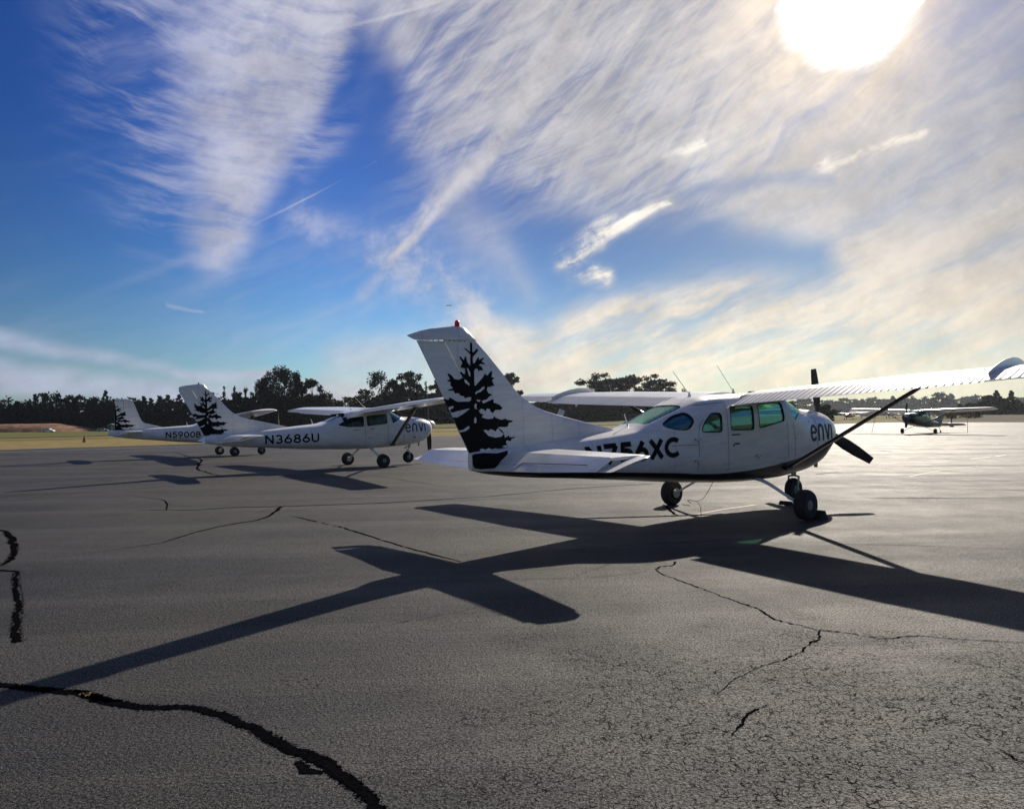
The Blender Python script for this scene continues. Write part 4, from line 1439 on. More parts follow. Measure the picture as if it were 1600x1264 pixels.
CR = [
    ('sealed_crack', gl((-60, 1062), (0, 1070), (60, 1077), (130, 1083), (170, 1097), (230, 1106), (300, 1105), (350, 1118), (400, 1140), (450, 1168), (500, 1188), (540, 1215), (575, 1245), (610, 1290)),
     [.045, .05, .055, .06, .065, .05, .05, .05, .055, .06, .07, .06, .05, .05], M['tar'], dict(jitter=.10, step=.007)),
    ('sealed_crack', gl((115, 1080), (150, 1091), (190, 1096)), [.02, .08, .03], M['tar'], dict(jitter=.2, step=.009)),
    ('sealed_crack', gl((465, 1190), (480, 1203), (505, 1208)), [.03, .05, .02], M['tar'], dict(jitter=.3, step=.02)),
    ('sealed_crack', gl((-20, 826), (8, 830), (20, 845), (25, 858), (15, 875), (0, 885)), [.03, .05, .09, .06, .06, .02], M['tar'], dict(jitter=.25)),
    ('sealed_crack', gl((-30, 890), (0, 891), (28, 893), (24, 905), (30, 935), (28, 960), (24, 985), (30, 1003)), [.02, .03, .03, .035, .04, .035, .035, .06], M['tar'], dict(jitter=.25)),
    ('crack', gl((438, 792), (420, 806), (400, 813), (340, 823), (300, 833), (255, 848), (160, 862), (50, 877)), [.06, .05, .04, .035, .03, .02, .008, .005], M['crack'], dict(jitter=.3)),
    ('crack', gl((215, 797), (300, 797), (360, 793), (438, 791), (600, 786), (760, 776), (900, 763), (1020, 756)), [.02, .04, .035, .05, .04, .03, .03, .03], M['crack'], dict(jitter=.3, step=.12)),
    ('crack', gl((205, 775), (255, 781), (263, 788), (260, 797)), [.01, .02, .03, .02], M['crack'], dict(jitter=.3)),
    ('crack', gl((450, 805), (480, 812), (530, 823), (600, 845), (680, 868), (720, 878)), [.006, .03, .03, .03, .03, .01], M['crack'], dict(jitter=.3, gaps=.12)),
    ('crack', gl((1058, 878), (1050, 883), (1030, 885), (1024, 890), (1035, 898), (1080, 914), (1130, 933), (1180, 950), (1215, 968), (1280, 985), (1330, 990), (1372, 997), (1440, 994), (1520, 1000), (1640, 1006)),
     [.02, .015, .015, .015, .012, .012, .012, .013, .014, .012, .009, .012, .009, .008, .006], M['crack'], dict(jitter=.7, step=.02)),
    ('crack', gl((1280, 985), (1278, 1000), (1262, 1008), (1256, 1018), (1228, 1030), (1190, 1040), (1150, 1060), (1120, 1085)), [.012, .012, .012, .01, .008, .006, .005, .003], M['crack'], dict(jitter=.7, step=.02)),
    ('crack', gl((1143, 1148), (1160, 1130), (1168, 1115), (1200, 1102)), [.004, .012, .01, .004], M['crack'], dict(jitter=.7, step=.02)),
    ('crack', gl((300, 713), (316, 719), (308, 728), (306, 733), (330, 741), (350, 744)), [.02, .08, .08, .08, .06, .01], M['crack'], dict(jitter=.3, step=.15)),
    ('crack', gl((270, 706), (290, 712), (300, 716)), [.02, .08, .02], M['crack'], dict(jitter=.3, step=.15)),
    ('crack', gl((-20, 776), (100, 772), (260, 760), (345, 755)), [.02, .03, .03, .01], M['crack'], dict(jitter=.3, step=.15)),
    ('crack', gl((-20, 757), (150, 748), (340, 739)), [.03, .03, .02], M['crack'], dict(jitter=.3, step=.15)),
    ('crack', gl((800, 906), (900, 903), (960, 900), (1010, 893)), [.004, .008, .006, .004], M['crack'], dict(jitter=.5, gaps=.1)),
    ('crack', gl((900, 811), (990, 809), (1075, 806)), [.02, .02, .02], M['crack'], dict(jitter=.4)),
    ('crack', gl((1036, 788), (1050, 800), (1062, 806)), [.02, .06, .02], M['crack'], dict(jitter=.3)),
    ('crack', gl((1300, 850), (1420, 852), (1620, 860)), [.005, .012, .008], M['crack'], dict(jitter=.5)),
    ('crack', gl((560, 985), (640, 970), (720, 955), (760, 947)), [.003, .006, .004, .003], M['crack'], dict(jitter=.6, gaps=.3)),
    ('crack', gl((1560, 1170), (1585, 1185), (1620, 1195)), [.003, .012, .01], M['crack'], dict(jitter=.7, step=.02)),
    ('crack', gl((1500, 1130), (1470, 1122), (1440, 1128)), [.003, .009, .003], M['crack'], dict(jitter=.7, step=.02)),
    ('crack', gl((860, 862), (980, 852), (1100, 846), (1150, 842)), [.01, .015, .015, .01], M['crack'], dict(jitter=.4)),
    ('crack', gl((580, 742), (640, 752), (720, 764)), [.01, .02, .01], M['crack'], dict(jitter=.4)),
]
for i, (nm, P, w, m, kw) in enumerate(CR):
    crack(nm, P, w, m, 100 + i, **kw)
fk = MB()
rnd = random.Random(77)
for P in (CR[0][1], CR[3][1], CR[4][1]):
    for a, b in zip(P, P[1:]):
        L_ = math.hypot(b[0] - a[0], b[1] - a[1])
        for j in range(int(L_ / .004)):
            t = rnd.random()
            tx, ty = (b[0] - a[0]) / L_, (b[1] - a[1]) / L_
            off = rnd.choice((-1, 1)) * (.022 + abs(rnd.gauss(0, .014)))
            cx_, cy_ = a[0] + (b[0] - a[0]) * t - ty * off, a[1] + (b[1] - a[1]) * t + tx * off
            r_ = rnd.uniform(.002, .008) * (1.2 if abs(off) < .035 else .6)
            k = 6
            fk.add([(cx_ + r_ * math.cos(6.283 * q_ / k) * rnd.uniform(.5, 1.6), cy_ + r_ * math.sin(6.283 * q_ / k) * rnd.uniform(.5, 1.2), .0045) for q_ in range(k)], [tuple(range(k))])
tf = obj('tar_flecks', newmesh('tar_flecks', fk.V, fk.F, M['tar']), apron, kind='stuff')
rnd = random.Random(5)
for i in range(26):      # long straight joints and patches of the far apron on the right
    y = rnd.choice([667, 669.5, 672, 675.5, 679, 683, 688, 694, 701, 709, 718, 728, 740, 752, 764, 778]) + rnd.uniform(-1.5, 1.5)
    x0 = rnd.uniform(1290, 1500)
    x1 = x0 + rnd.uniform(60, 320)
    dpt = 1646 / (y - 651)
    w = dpt * .0022 * rnd.uniform(.6, 1.5)
    P = gl((x0, y + rnd.uniform(-.6, .6)), ((x0 + x1) / 2, y + rnd.uniform(-.8, .8)), (x1, y + rnd.uniform(-.6, .6)))
    crack('crack', P, [w * .3, w, w * .3], M['crack'], 300 + i, jitter=.3, step=dpt * .02, gaps=.06)
# grit, gravel and twigs lying about
gb = MB()
for i in range(900):
    if i < 500:
        p = G(rnd.gauss(640, 55), rnd.gauss(1018, 30))
    else:
        p = G(rnd.uniform(-50, 1650), rnd.uniform(800, 1290))
    s = rnd.uniform(.0012, .0034)
    gb.box((p.x, p.y, s * .5), (s * rnd.uniform(.8, 2), s, s), Matrix.Rotation(rnd.uniform(0, 3), 3, 'Z'))
gb.obj('loose_grit', mat('grit', (0.16, 0.14, 0.11), .8, var=.4, vscale=8), kind='stuff')
lf = MB()
for i in range(26):
    p = G(rnd.gauss(137, 7), rnd.gauss(1085, 3)) if i < 12 else G(rnd.gauss(475, 22), rnd.gauss(1064, 6))
    s = rnd.uniform(.006, .016)
    lf.box((p.x, p.y, .006), (s, s * .6, .003), Matrix.Rotation(rnd.uniform(0, 3), 3, 'Z') @ Matrix.Rotation(rnd.uniform(-.4, .4), 3, 'X'))
lf.obj('dead_leaf_crumbs', mat('dead_leaf', (0.14, 0.07, 0.03), .8, var=.4, vscale=60), kind='stuff')

# painted markings
M['line'] = mat('worn_white_line', (0.55, 0.53, 0.48), .7, var=.3, vscale=6)
M['yline'] = mat('faded_yellow_line', (0.16, 0.12, 0.055), .7, var=.5, vscale=9)


def marking(P, w, m, seed, name='painted_line'):
    V, F = wline(P, w, jitter=.03, z=.004, seed=seed, step=.3)
    return obj(name, newmesh(name, V, F, m), apron)


marking([(-75, -9.5), (-26.4, 37.2), (3, 66.5), (60, 124)], .16, M['line'], 1)
for P in (gl((1516, 717), (1547, 714)), gl((1555, 713.2), (1572, 711)), gl((1552, 694), (1562, 693.6))):
    marking(P, .10, M['line'], 2)
for P in (gl((1075, 806), (1130, 796), (1180, 789)), gl((1420, 745), (1470, 735), (1530, 728))):
    marking(P, .07, M['yline'], 3)
for P, w in ((gl((1275, 741), (1310, 738)), .05), (gl((1378, 705), (1392, 706)), .15)):
    crack('crack', P, w, M['tar'], 9)

# taxiway strip in the grass, parallel to the apron edge
u_, v_ = Vector((1, 1, 0)).normalized(), Vector((-1, 1, 0)).normalized()
base = Vector((0, 69.7, 0))
V, F = [], []
L = list(range(-160, 420, 20))
for a in L:
    for dd in (47.5, 56.5):
        p = base + v_ * dd + u_ * (a - 49.3)
        V.append((p.x, p.y, ground_z(p.x, p.y) + .05 + (.04 if dd > 50 else .04)))
for i in range(len(L) - 1):
    F.append((2 * i, 2 * i + 2, 2 * i + 3, 2 * i + 1))
obj('taxiway', newmesh('taxiway', V, F, M['asphalt']), kind='structure')
V, F = [], []
for a in L:
    for dd in (47.9, 48.15):
        p = base + v_ * dd + u_ * (a - 49.3)
        V.append((p.x, p.y, ground_z(p.x, p.y) + .10))
for i in range(len(L) - 1):
    F.append((2 * i, 2 * i + 2, 2 * i + 3, 2 * i + 1))
obj('taxiway_line', newmesh('taxiway_line', V, F, M['line']), kind='structure')

# earth mound on the far left
mb = MB()
rnd = random.Random(11)
rows = []
for i in range(60):
    x = -330 + i * (330 - 183) / 59 * 1.0
    e = sst(-183, -205, x)
    row = []
    for j in range(12):
        t = j / 11
        y = 296 + t * 34
        hgt = 3.6 * e * math.sin(math.pi * min(1, t * 1.15 if t < .45 else .5 + (t - .45) * .9)) ** .7
        row.append(Vector((x, y + rnd.uniform(-.6, .6), -2.35 + hgt + (rnd.uniform(-.14, .14) if 0 < j < 11 else -.3))))
    rows.append(row)
mb.loft(rows, closed=False, caps=False)
md = mat('reddish_earth', (0.21, 0.105, 0.05), .95, var=.55, vscale=.35)
o = mb.obj('earth_mound', md, kind='structure', smooth=True)

# ------------------------------------------------------------------ aircraft in the row
A1 = (-5.4242, 1.43528e-3, -4.111e-5, 2.6621, -3.549e-5, -1.18720e-3)
A3 = (-4.74 - 352 * .00195, .00195, 0, 2.42 + 88 * .00119, 0, -.00119)
seams1 = [[(-.80, .73), (-.80, 1.75)], [(-1.43, .80), (-1.43, 1.30), (-1.40, 1.42), (-1.30, 1.52)], [(-1.43, 1.16), (-1.95, 1.17)], [(-.80, 1.75), (-1.35, 1.72)], [(.93, .80), (.95, 1.10), (.90, 1.42)],
          [(1.66, .80), (1.66, 1.45)], [(.73, 1.40), (.74, .85)], [(1.20, 1.50), (1.70, 1.535), (2.10, 1.50)]]
seams2 = [[(-.21, .65), (-.22, 1.30), (-.21, 1.72)], [(.62, 1.36), (.60, .72)], [(-.2, 1.68), (.6, 1.72)], [(1.2, .75), (1.2, 1.40)], [(-2.0, .8), (-2.0, 1.30)], [(1.6, .75), (1.6, 1.40)]]
build_aircraft('a', dict(kind='206', fus=FUS_A, fmat=M['fus1'], windows=WIN206, glass=M['glass'], blades=(-4, 122, -120), R=1.08,
    label='nearest white airplane with black belly, red beacon and a large black tree on its fin',
    marks=[('N756XC', -3.38, .98, -1.83, 1.232, .066, M['black'], 'registration_number'), ('envi', 1.44, 1.06, 2.24, 1.345, .048, M['navy'], 'logo_lettering')],
    shear={'N756XC': .03, 'envi': -.01}, emb=A1, seams=seams1,
    plates=[(-.62, 1.265, .20, .018), (-.60, 1.13, .13, .022), (-.68, 1.11, .03, .03), (1.42, 1.385, .05, .012)], handles=[(-1.46, 1.235), (-1.46, .935), (-.10, .92)],
    loc=(3.5063, 11.1354), hd=.6431, pt=.0253, bank=-.00717))
build_aircraft('b', dict(kind='182', fus=FUS_B, fmat=M['fus2'], windows=WIN182, glass=M['glass2'], blades=(180, 0), R=1.04,
    label='middle white airplane with dark smoky windows and a black tree emblem, behind the nearest tail',
    marks=[('N3686U', -3.36, .925, -1.76, 1.185, .050, M['black'], 'registration_number'), ('envi', 1.26, 1.06, 2.10, 1.35, .044, M['navy'], 'logo_lettering')],
    shear={'N3686U': -.01}, emb=A1, seams=seams2, plates=[(-.55, 1.21, .22, .014), (.02, 1.22, .09, .02), (1.62, .88, .11, .03)], handles=[(-.08, .95)],
    loc=(-4.8424, 22.9383), hd=.6864, pt=.028, bank=-.0138))
build_aircraft('c', dict(kind='182', fus=FUS_B, fmat=M['fus2'], windows=WIN182[:3], glass=M['glass2'], blades=(170, -10), R=1.04, straight=True, scale=.93,
    label='farthest white airplane of the row, with an upright square fin at the left',
    marks=[('N5900B', -2.76, .905, -1.30, 1.165, .048, M['black'], 'registration_number')],
    emb=A3, seams=[[(-.21, .65), (-.22, 1.30)], [(-2.4, .8), (-2.4, 1.30)]], plates=[], handles=[],
    loc=(-12.711, 31.069), hd=.6606, pt=-.0042, bank=-.0099))
build_aircraft('d', dict(kind='182', fus=FUS_B, fmat=M['dkfus'], wmat=M['white'], tailmat=M['dkfus'], windows=WIN182[:3], glass=M['glass'], blades=(0, 180), R=.98, taildragger=True,
    label='dark taildragger airplane with white wings facing the camera, on the far right of the apron',
    marks=[], seams=[], plates=[], handles=[], loc=(33.2093, 57.0146), hd=3.8335, pt=.095, bank=-.0068))

# small aircraft far away on the rising grass
base_spec = dict(kind='182', fus=FUS_B, windows=[], glass=M['glass2'], blades=(20, 200), lod=1, marks=[], seams=[], plates=[], handles=[], pt=.02, bank=0, group='small airplanes parked far off on the grass')
far = [(1326, 205, 3.9, M['redfus'], M['white'], 'tiny red airplane with a white wing, far off beside the nose of the nearest airplane'),
       (1352, 214, 3.6, M['white'], M['white'], 'tiny white airplane far off, just right of the red one'),
       (1392, 208, 3.9, M['white'], M['white'], 'tiny white airplane far off, half hidden by the long wing strut'),
       (1424, 216, 3.7, M['redfus'], M['white'], 'tiny maroon airplane far off, behind the nose of the dark taildragger')]
for i, (px, Z, hd, fm, wm, lab) in enumerate(far):
    x = px_dir(px, 648).x * Z
    r = build_aircraft('f', dict(base_spec, fmat=fm, wmat=wm, hd=hd, loc=(x, Z), label=lab))
    r.location.z = ground_z(x, Z)


# ------------------------------------------------------------------ small things on the apron
def world(v, loc=(3.5063, 11.1354), hd=.6431):
    c, s = math.cos(hd), math.sin(hd)
    return Vector((loc[0] + v[0] * c - v[1] * s, loc[1] + v[0] * s + v[1] * c, v[2]))


def tag(o, label, cat, group=None):
    o['label'] = label
    o['category'] = cat
    if group:
        o['group'] = group
    return o


def chock(v, hd, label):
    rows = []
    for y in (-.13, .13):
        rows.append([Vector((-.10, y, 0)), Vector((.10, y, 0)), Vector((.07, y, .05)), Vector((.0, y, .13)), Vector((-.03, y, .13)), Vector((-.08, y, .05))])
    o = MB().loft(rows).obj('wheel_chock', M['chock'])
    o.location = v
    o.rotation_euler = (0, 0, hd)
    tag(o, label, 'wheel chock', 'wheel chocks')
    return o


chock(world((.27, -1.24, .002)), .64 + math.pi, 'black wheel chock in front of the near main wheel of the nearest airplane')
chock(world((1.50, .0, .002)), .64, 'low black chock behind the nose wheel of the nearest airplane').scale = (.7, .8, .45)
# rope hanging from the belly
p = world((-.62, -.1, .53))
g1 = G(1078, 790, .008)
g2 = G(1090, 783, .008)
pts = [p, p.lerp(g2, .35) + Vector((0, 0, -.06)), p.lerp(g2, .7) + Vector((.02, 0, -.05)), g2, G(1074, 781, .008), G(1080, 786, .008), g1, G(1066, 788, .008)]
o = MB().tube(pts, .005, 5).obj('tie_down_rope', M['rope'])
tag(o, 'thin pale rope hanging from the belly of the nearest airplane onto the asphalt', 'rope')
for (px, py, zt, lab) in ((1512, 677, 2.05, 'taut tie-down rope under the right-hand wing of the dark taildragger'), (1362, 677, 1.95, 'slack tie-down rope under the left-hand wing of the dark taildragger, beside the strut')):
    b0 = G(px, py)
    sl_ = .0 if px > 1400 else .5
    o = MB().tube([b0, b0 + Vector((sl_ * .3, 0, .6)), b0 + Vector((sl_, .05, zt))], .018, 5).obj('tie_down_rope', M['rope'])
    tag(o, lab, 'rope', 'tie-down ropes of the dark airplane')
# dark post with a block at its foot
b0 = G(1487, 667)
mb = MB().tube([b0, b0 + Vector((0, 0, 1.15))], .07, 10)
mb.box((b0.x, b0.y, .22), (.34, .34, .44)).box((b0.x, b0.y, 1.17), (.16, .16, .08))
tag(mb.obj('apron_post', M['prop']), 'short black post with a block foot beyond the tail of the dark taildragger', 'post')
# pale board behind the nearest airplane's dorsal fin
b0 = Vector((px_dir(875, 650).x * 62, 62, 0))
mb = MB().tube([b0, b0 + Vector((.05, 0, 1.75))], .04, 8)
mb.box(b0 + Vector((.08, -.05, 2.0)), (.55, .03, .62), Matrix.Rotation(.45, 3, 'Y'))
tag(mb.obj('sign_board', M['white']), 'small tilted white board on a post, seen over the spine of the nearest airplane', 'sign')
# small marker in the grass
b0 = G(132, 691)
mb = MB().lathe([(.16, 0), (.14, .05), (.05, .42), (.03, .5)], b0, 'Z', 10)
tag(mb.obj('marker_cone', mat('cone_dark_orange', (.22, .06, .02), .7)), 'small dark cone standing in the dry grass on the left', 'cone')


# vehicles and shed far left
def car(x, y, hd, col, L, H, label, van=True):
    z = ground_z(x, y)
    root = bpy.data.objects.new('parked_van' if van else 'parked_car', None)
    COL.objects.link(root)
    tag(root, label, 'van' if van else 'car')
    root.location = (x, y, z)
    root.rotation_euler = (0, 0, hd)
    Wd = 1.8
    prof = [(-L / 2, .35), (-L / 2, H * .78), (-L / 2 + .25, H), (L * .12, H), (L * .30, H * .66), (L * .47, H * .55), (L / 2, H * .40), (L / 2, .35)]
    rows = [[Vector((a, yy * k, b)) for a, b in prof] for yy, k in ((-Wd / 2, 1), (Wd / 2, 1))]
    o = MB().loft(rows).obj('body', mat('car_paint', col, .3, coat=.5), root)
    bv = o.modifiers.new('b', 'BEVEL')
    bv.width = .06
    bv.segments = 2
    for s in (-1, 1):
        MB().loft([[Vector((a, s * (Wd / 2 + .004 * k), b)) for a, b in ((-L * .42, H * .62), (-L * .42, H * .88), (L * .10, H * .90), (L * .24, H * .66))] for k in (0, 1)]).obj('side_window', M['prop'], root)
        for xx in (-L * .32, L * .32):
            w = MB().lathe([(.2, -.1), (.32, -.1), (.32, .1), (.2, .1)], (0, 0, 0), 'Y', 16).obj('wheel', M['rubber'], root)
            w.location = (xx, s * (Wd / 2 - .08), .32)
    return root


car(px_dir(76, 674).x * 285, 285, .1, (.75, .75, .76), 4.5, 1.55, 'white van parked in front of the reddish earth mound at the far left')
car(px_dir(161, 670).x * 300, 300, .3, (.5, .5, .52), 4.2, 1.3, 'pale car at the end of the earth mound, left of the farthest fin', van=False)
sx_, sy_ = px_dir(176, 665).x * 305, 305
sh = bpy.data.objects.new('field_shed', None)
COL.objects.link(sh)
tag(sh, 'small green shed at the foot of the trees, left of the upright fin', 'shed')
sh.location = (sx_, sy_, ground_z(sx_, sy_))
gm = mat('green_shed_paint', (.05, .11, .085), .7, var=.2)
MB().box((0, 0, 1.3), (3.2, 3, 2.6)).obj('wall', gm, sh)
MB().loft([[Vector((-1.8, yy, 2.6)), Vector((0, yy, 3.3)), Vector((1.8, yy, 2.6))] for yy in (-1.7, 1.7)]).obj('roof', mat('shed_roof', (.10, .14, .12), .6), sh)
MB().box((.6, -1.52, 1.0), (.9, .05, 2.0)).obj('door', mat('shed_door', (.25, .3, .28), .6), sh)
MB().box((-.8, -1.52, 1.5), (.9, .05, .8)).obj('window', M['prop'], sh)

# airliner high and far away
mb = MB()
mb.tube([(-16, 0, 0), (-13, 0, .3), (-8, 0, 0), (12, 0, 0), (15, 0, -.2), (17, 0, -.6)], [.3, 1.2, 1.9, 1.9, 1.3, .3], 12)
al = bpy.data.objects.new('distant_airliner', None)
COL.objects.link(al)
tag(al, 'tiny dark airliner flying far off above the nearest tail fin', 'airplane')
dm = mat('airliner_grey', (.10, .10, .11), .5)
obj('fuselage', mb.mesh('f', dm), al)
for s in (-1, 1):
    MB().loft([[Vector((5, s * 1.5, -.8)), Vector((-2, s * 1.5, -.8)), Vector((-2, s * 1.5, -.2)), Vector((5, s * 1.5, -.2))], [Vector((-3, s * 17, 1.0)), Vector((-5, s * 17, 1.0)), Vector((-5, s * 17, 1.2)), Vector((-3, s * 17, 1.2))]]).obj('wing', dm, al)
    MB().loft([[Vector((-12, s * .5, .5)), Vector((-15, s * .5, .5)), Vector((-15, s * .5, .8)), Vector((-12, s * .5, .8))], [Vector((-15, s * 6, 1.0)), Vector((-16.5, s * 6, 1.0)), Vector((-16.5, s * 6, 1.1)), Vector((-15, s * 6, 1.1))]]).obj('tailplane', dm, al)
    MB().tube([(3.5, s * 6, -1.6), (0, s * 6, -1.6)], 1.0, 10).obj('engine', dm, al)
MB().loft([[Vector((-11, -.15, 1.5)), Vector((-15.5, -.15, 1.5)), Vector((-15.5, .15, 1.5)), Vector((-11, .15, 1.5))], [Vector((-15, -.08, 7)), Vector((-17, -.08, 7)), Vector((-17, .08, 7)), Vector((-15, .08, 7))]]).obj('fin', dm, al)
d = px_dir(701, 477.5)
al.location = Vector((0, 0, CAM_H)) + d * 3600
al.rotation_euler = (0, rad(-4), 2.6)


# ------------------------------------------------------------------ trees
def leaf_mat(name, c0, c1):
    m = bpy.data.materials.new(name)
    m.use_nodes = True
    q = NT(m.node_tree)
    m.node_tree.nodes.clear()
    geo = q.node('ShaderNodeNewGeometry')
    r = geo.outputs['Random Per Island']
    co = q.node('ShaderNodeTexCoord').outputs['Object']
    f = q.m('ADD', q.m('MULTIPLY', r, .5), q.m('MULTIPLY', q.noise(co, .35, 3, .5), .6))
    c = q.mix(q.ramp(f, .25, .85), (*c0, 1), (*c1, 1))
    d = q.node('ShaderNodeBsdfDiffuse')
    t = q.node('ShaderNodeBsdfTranslucent')
    q.put(d.inputs[0], c)
    q.put(t.inputs[0], c)
    mx = q.node('ShaderNodeMixShader')
    mx.inputs[0].default_value = .10
    q.l.new(d.outputs[0], mx.inputs[1])
    q.l.new(t.outputs[0], mx.inputs[2])
    out = q.node('ShaderNodeOutputMaterial')
    q.l.new(mx.outputs[0], out.inputs[0])
    return m


M['leaf'] = leaf_mat('dark_leaves', (.008, .013, .005), (.030, .040, .012))
M['leafo'] = leaf_mat('ochre_leaves', (.035, .035, .010), (.11, .085, .03))
M['leafc'] = leaf_mat('conifer_needles', (.006, .010, .006), (.018, .026, .012))
M['bark'] = mat('bark', (0.055, 0.045, 0.035), .9, var=.3, vscale=2)


def crown_pts(kind, rnd, n):
    """unit tree, height 1, width about 1 (later scaled); returns centres"""
    lobes = []
    if kind == 'poplar':
        for i in range(rnd.randint(40, 52)):
            z = rnd.uniform(.05, .93)
            w = .46 * max(.05, 1 - max(0, z - .45) * 1.25) * rnd.uniform(.05, 1.15) ** .7
            a = rnd.uniform(0, 6.28)
            lobes.append((w * math.cos(a), w * math.sin(a), z, rnd.uniform(.10, .17), rnd.uniform(.06, .12)))
    elif kind == 'round':
        for i in range(rnd.randint(48, 60)):
            z = rnd.uniform(.06, .94)
            w = .46 * math.sin(math.pi * min(.97, max(.16, (z - .02) / 1.02))) ** .7 * rnd.uniform(.05, 1.0) ** .6
            a = rnd.uniform(0, 6.28)
            lobes.append((w * math.cos(a), w * math.sin(a), z, rnd.uniform(.10, .16), rnd.uniform(.04, .075)))
    elif kind == 'thin':
        for i in range(rnd.randint(10, 14)):
            z = rnd.uniform(.25, .98)
            w = .35 * rnd.uniform(.1, 1.0) * (1.1 - z)
            a = rnd.uniform(0, 6.28)
            lobes.append((w * math.cos(a), w * math.sin(a), z, rnd.uniform(.05, .10), rnd.uniform(.04, .07)))
    elif kind == 'conifer':
        for i in range(26):
            z = .10 + .88 * (i / 25)
            w = .42 * (1 - z) ** .8 * rnd.uniform(.5, 1.1)
            a = i * 2.4 + rnd.uniform(-.5, .5)
            lobes.append((w * math.cos(a), w * math.sin(a), z - .02, .05 + .09 * (1 - z), .035))
    else:    # bush
        for i in range(16):
            z = rnd.uniform(.1, .8)
            w = .48 * rnd.uniform(.1, 1) * (1.1 - z)
            a = rnd.uniform(0, 6.28)
            lobes.append((w * math.cos(a), w * math.sin(a), z, rnd.uniform(.12, .2), rnd.uniform(.1, .2)))
    P = []
    for i in range(n):
        lx, ly, lz, rx, rz = rnd.choice(lobes)
        while True:
            a, b, c = rnd.gauss(0, .52), rnd.gauss(0, .52), rnd.gauss(0, .52)
            if a * a + b * b + c * c < 1.5:
                break
        P.append((lx + a * rx, ly + b * rx, lz + c * rz))
    return P, lobes


def leaves_arrays(kind, seed, n, H, Wd, leaf):
    rnd = random.Random(seed)
    P, lobes = crown_pts(kind, rnd, n)
    P = np.array(P) * np.array([Wd, Wd, H])
    rs = np.random.RandomState(seed)
    a = rs.normal(size=(n, 3))
    a /= np.linalg.norm(a, axis=1)[:, None]
    b = np.cross(a, rs.normal(size=(n, 3)))
    b /= np.linalg.norm(b, axis=1)[:, None]
    s = leaf * rs.uniform(.55, 1.25, size=(n, 1))
    a, b = a * s, b * s * .7
    V = np.stack([P - a, P - b * .9, P + a, P + b * .9], 1).reshape(-1, 3)
    return V, lobes


def quads_mesh(name, V, m):
    n_ = len(V) // 4
    me = bpy.data.meshes.new(name)
    me.vertices.add(len(V))
    me.vertices.foreach_set('co', V.astype(np.float32).ravel())
    me.loops.add(n_ * 4)
    me.loops.foreach_set('vertex_index', np.arange(n_ * 4, dtype=np.int32))
    me.polygons.add(n_)
    me.polygons.foreach_set('loop_start', np.arange(0, n_ * 4, 4, dtype=np.int32))
    me.materials.append(m)
    me.update()
    me.validate()
    return me


def tree(kind, px, topy, Z, wpx, label, name='broadleaf_tree', m=None, n=2600, group=None, seed=None, leaf=None):
    seed = seed if seed is not None else int(px * 7 + topy)
    k = Z / 1088.8
    x = px_dir(px, topy).x / px_dir(px, topy).y * Z
    gz = ground_z(x, Z) if edge_d(x, Z) > 0 else 0
    dd = px_dir(px, topy)
    H = CAM_H + dd.z / dd.y * Z - gz
    Wd = wpx * k * 1.25
    V, lobes = leaves_arrays(kind, seed, n, H, Wd, leaf or .40)
    root = bpy.data.objects.new(name, None)
    COL.objects.link(root)
    root.location = (x, Z, gz)
    tag(root, label, 'tree', group)
    obj('crown', quads_mesh('crown', V, m or M['leaf']), root)
    mb = MB()
    rnd = random.Random(seed)
    r0 = .016 * H
    mb.tube([(0, 0, -.2), (.01 * H, 0, .3 * H), (0, .01 * H, .6 * H), (.005 * H, 0, .9 * H)], [r0, r0 * .8, r0 * .5, r0 * .12], 8)
    for lx, ly, lz, rx, rz in lobes[:14]:
        z0 = max(.15, lz - .22)
        mb.tube([(0, 0, z0 * H), (lx * Wd * .5, ly * Wd * .5, (z0 * .5 + lz * .5) * H), (lx * Wd, ly * Wd, lz * H)], [r0 * .35, r0 * .22, r0 * .06], 5)
    mb.obj('trunk', M['bark'], root)
    return root


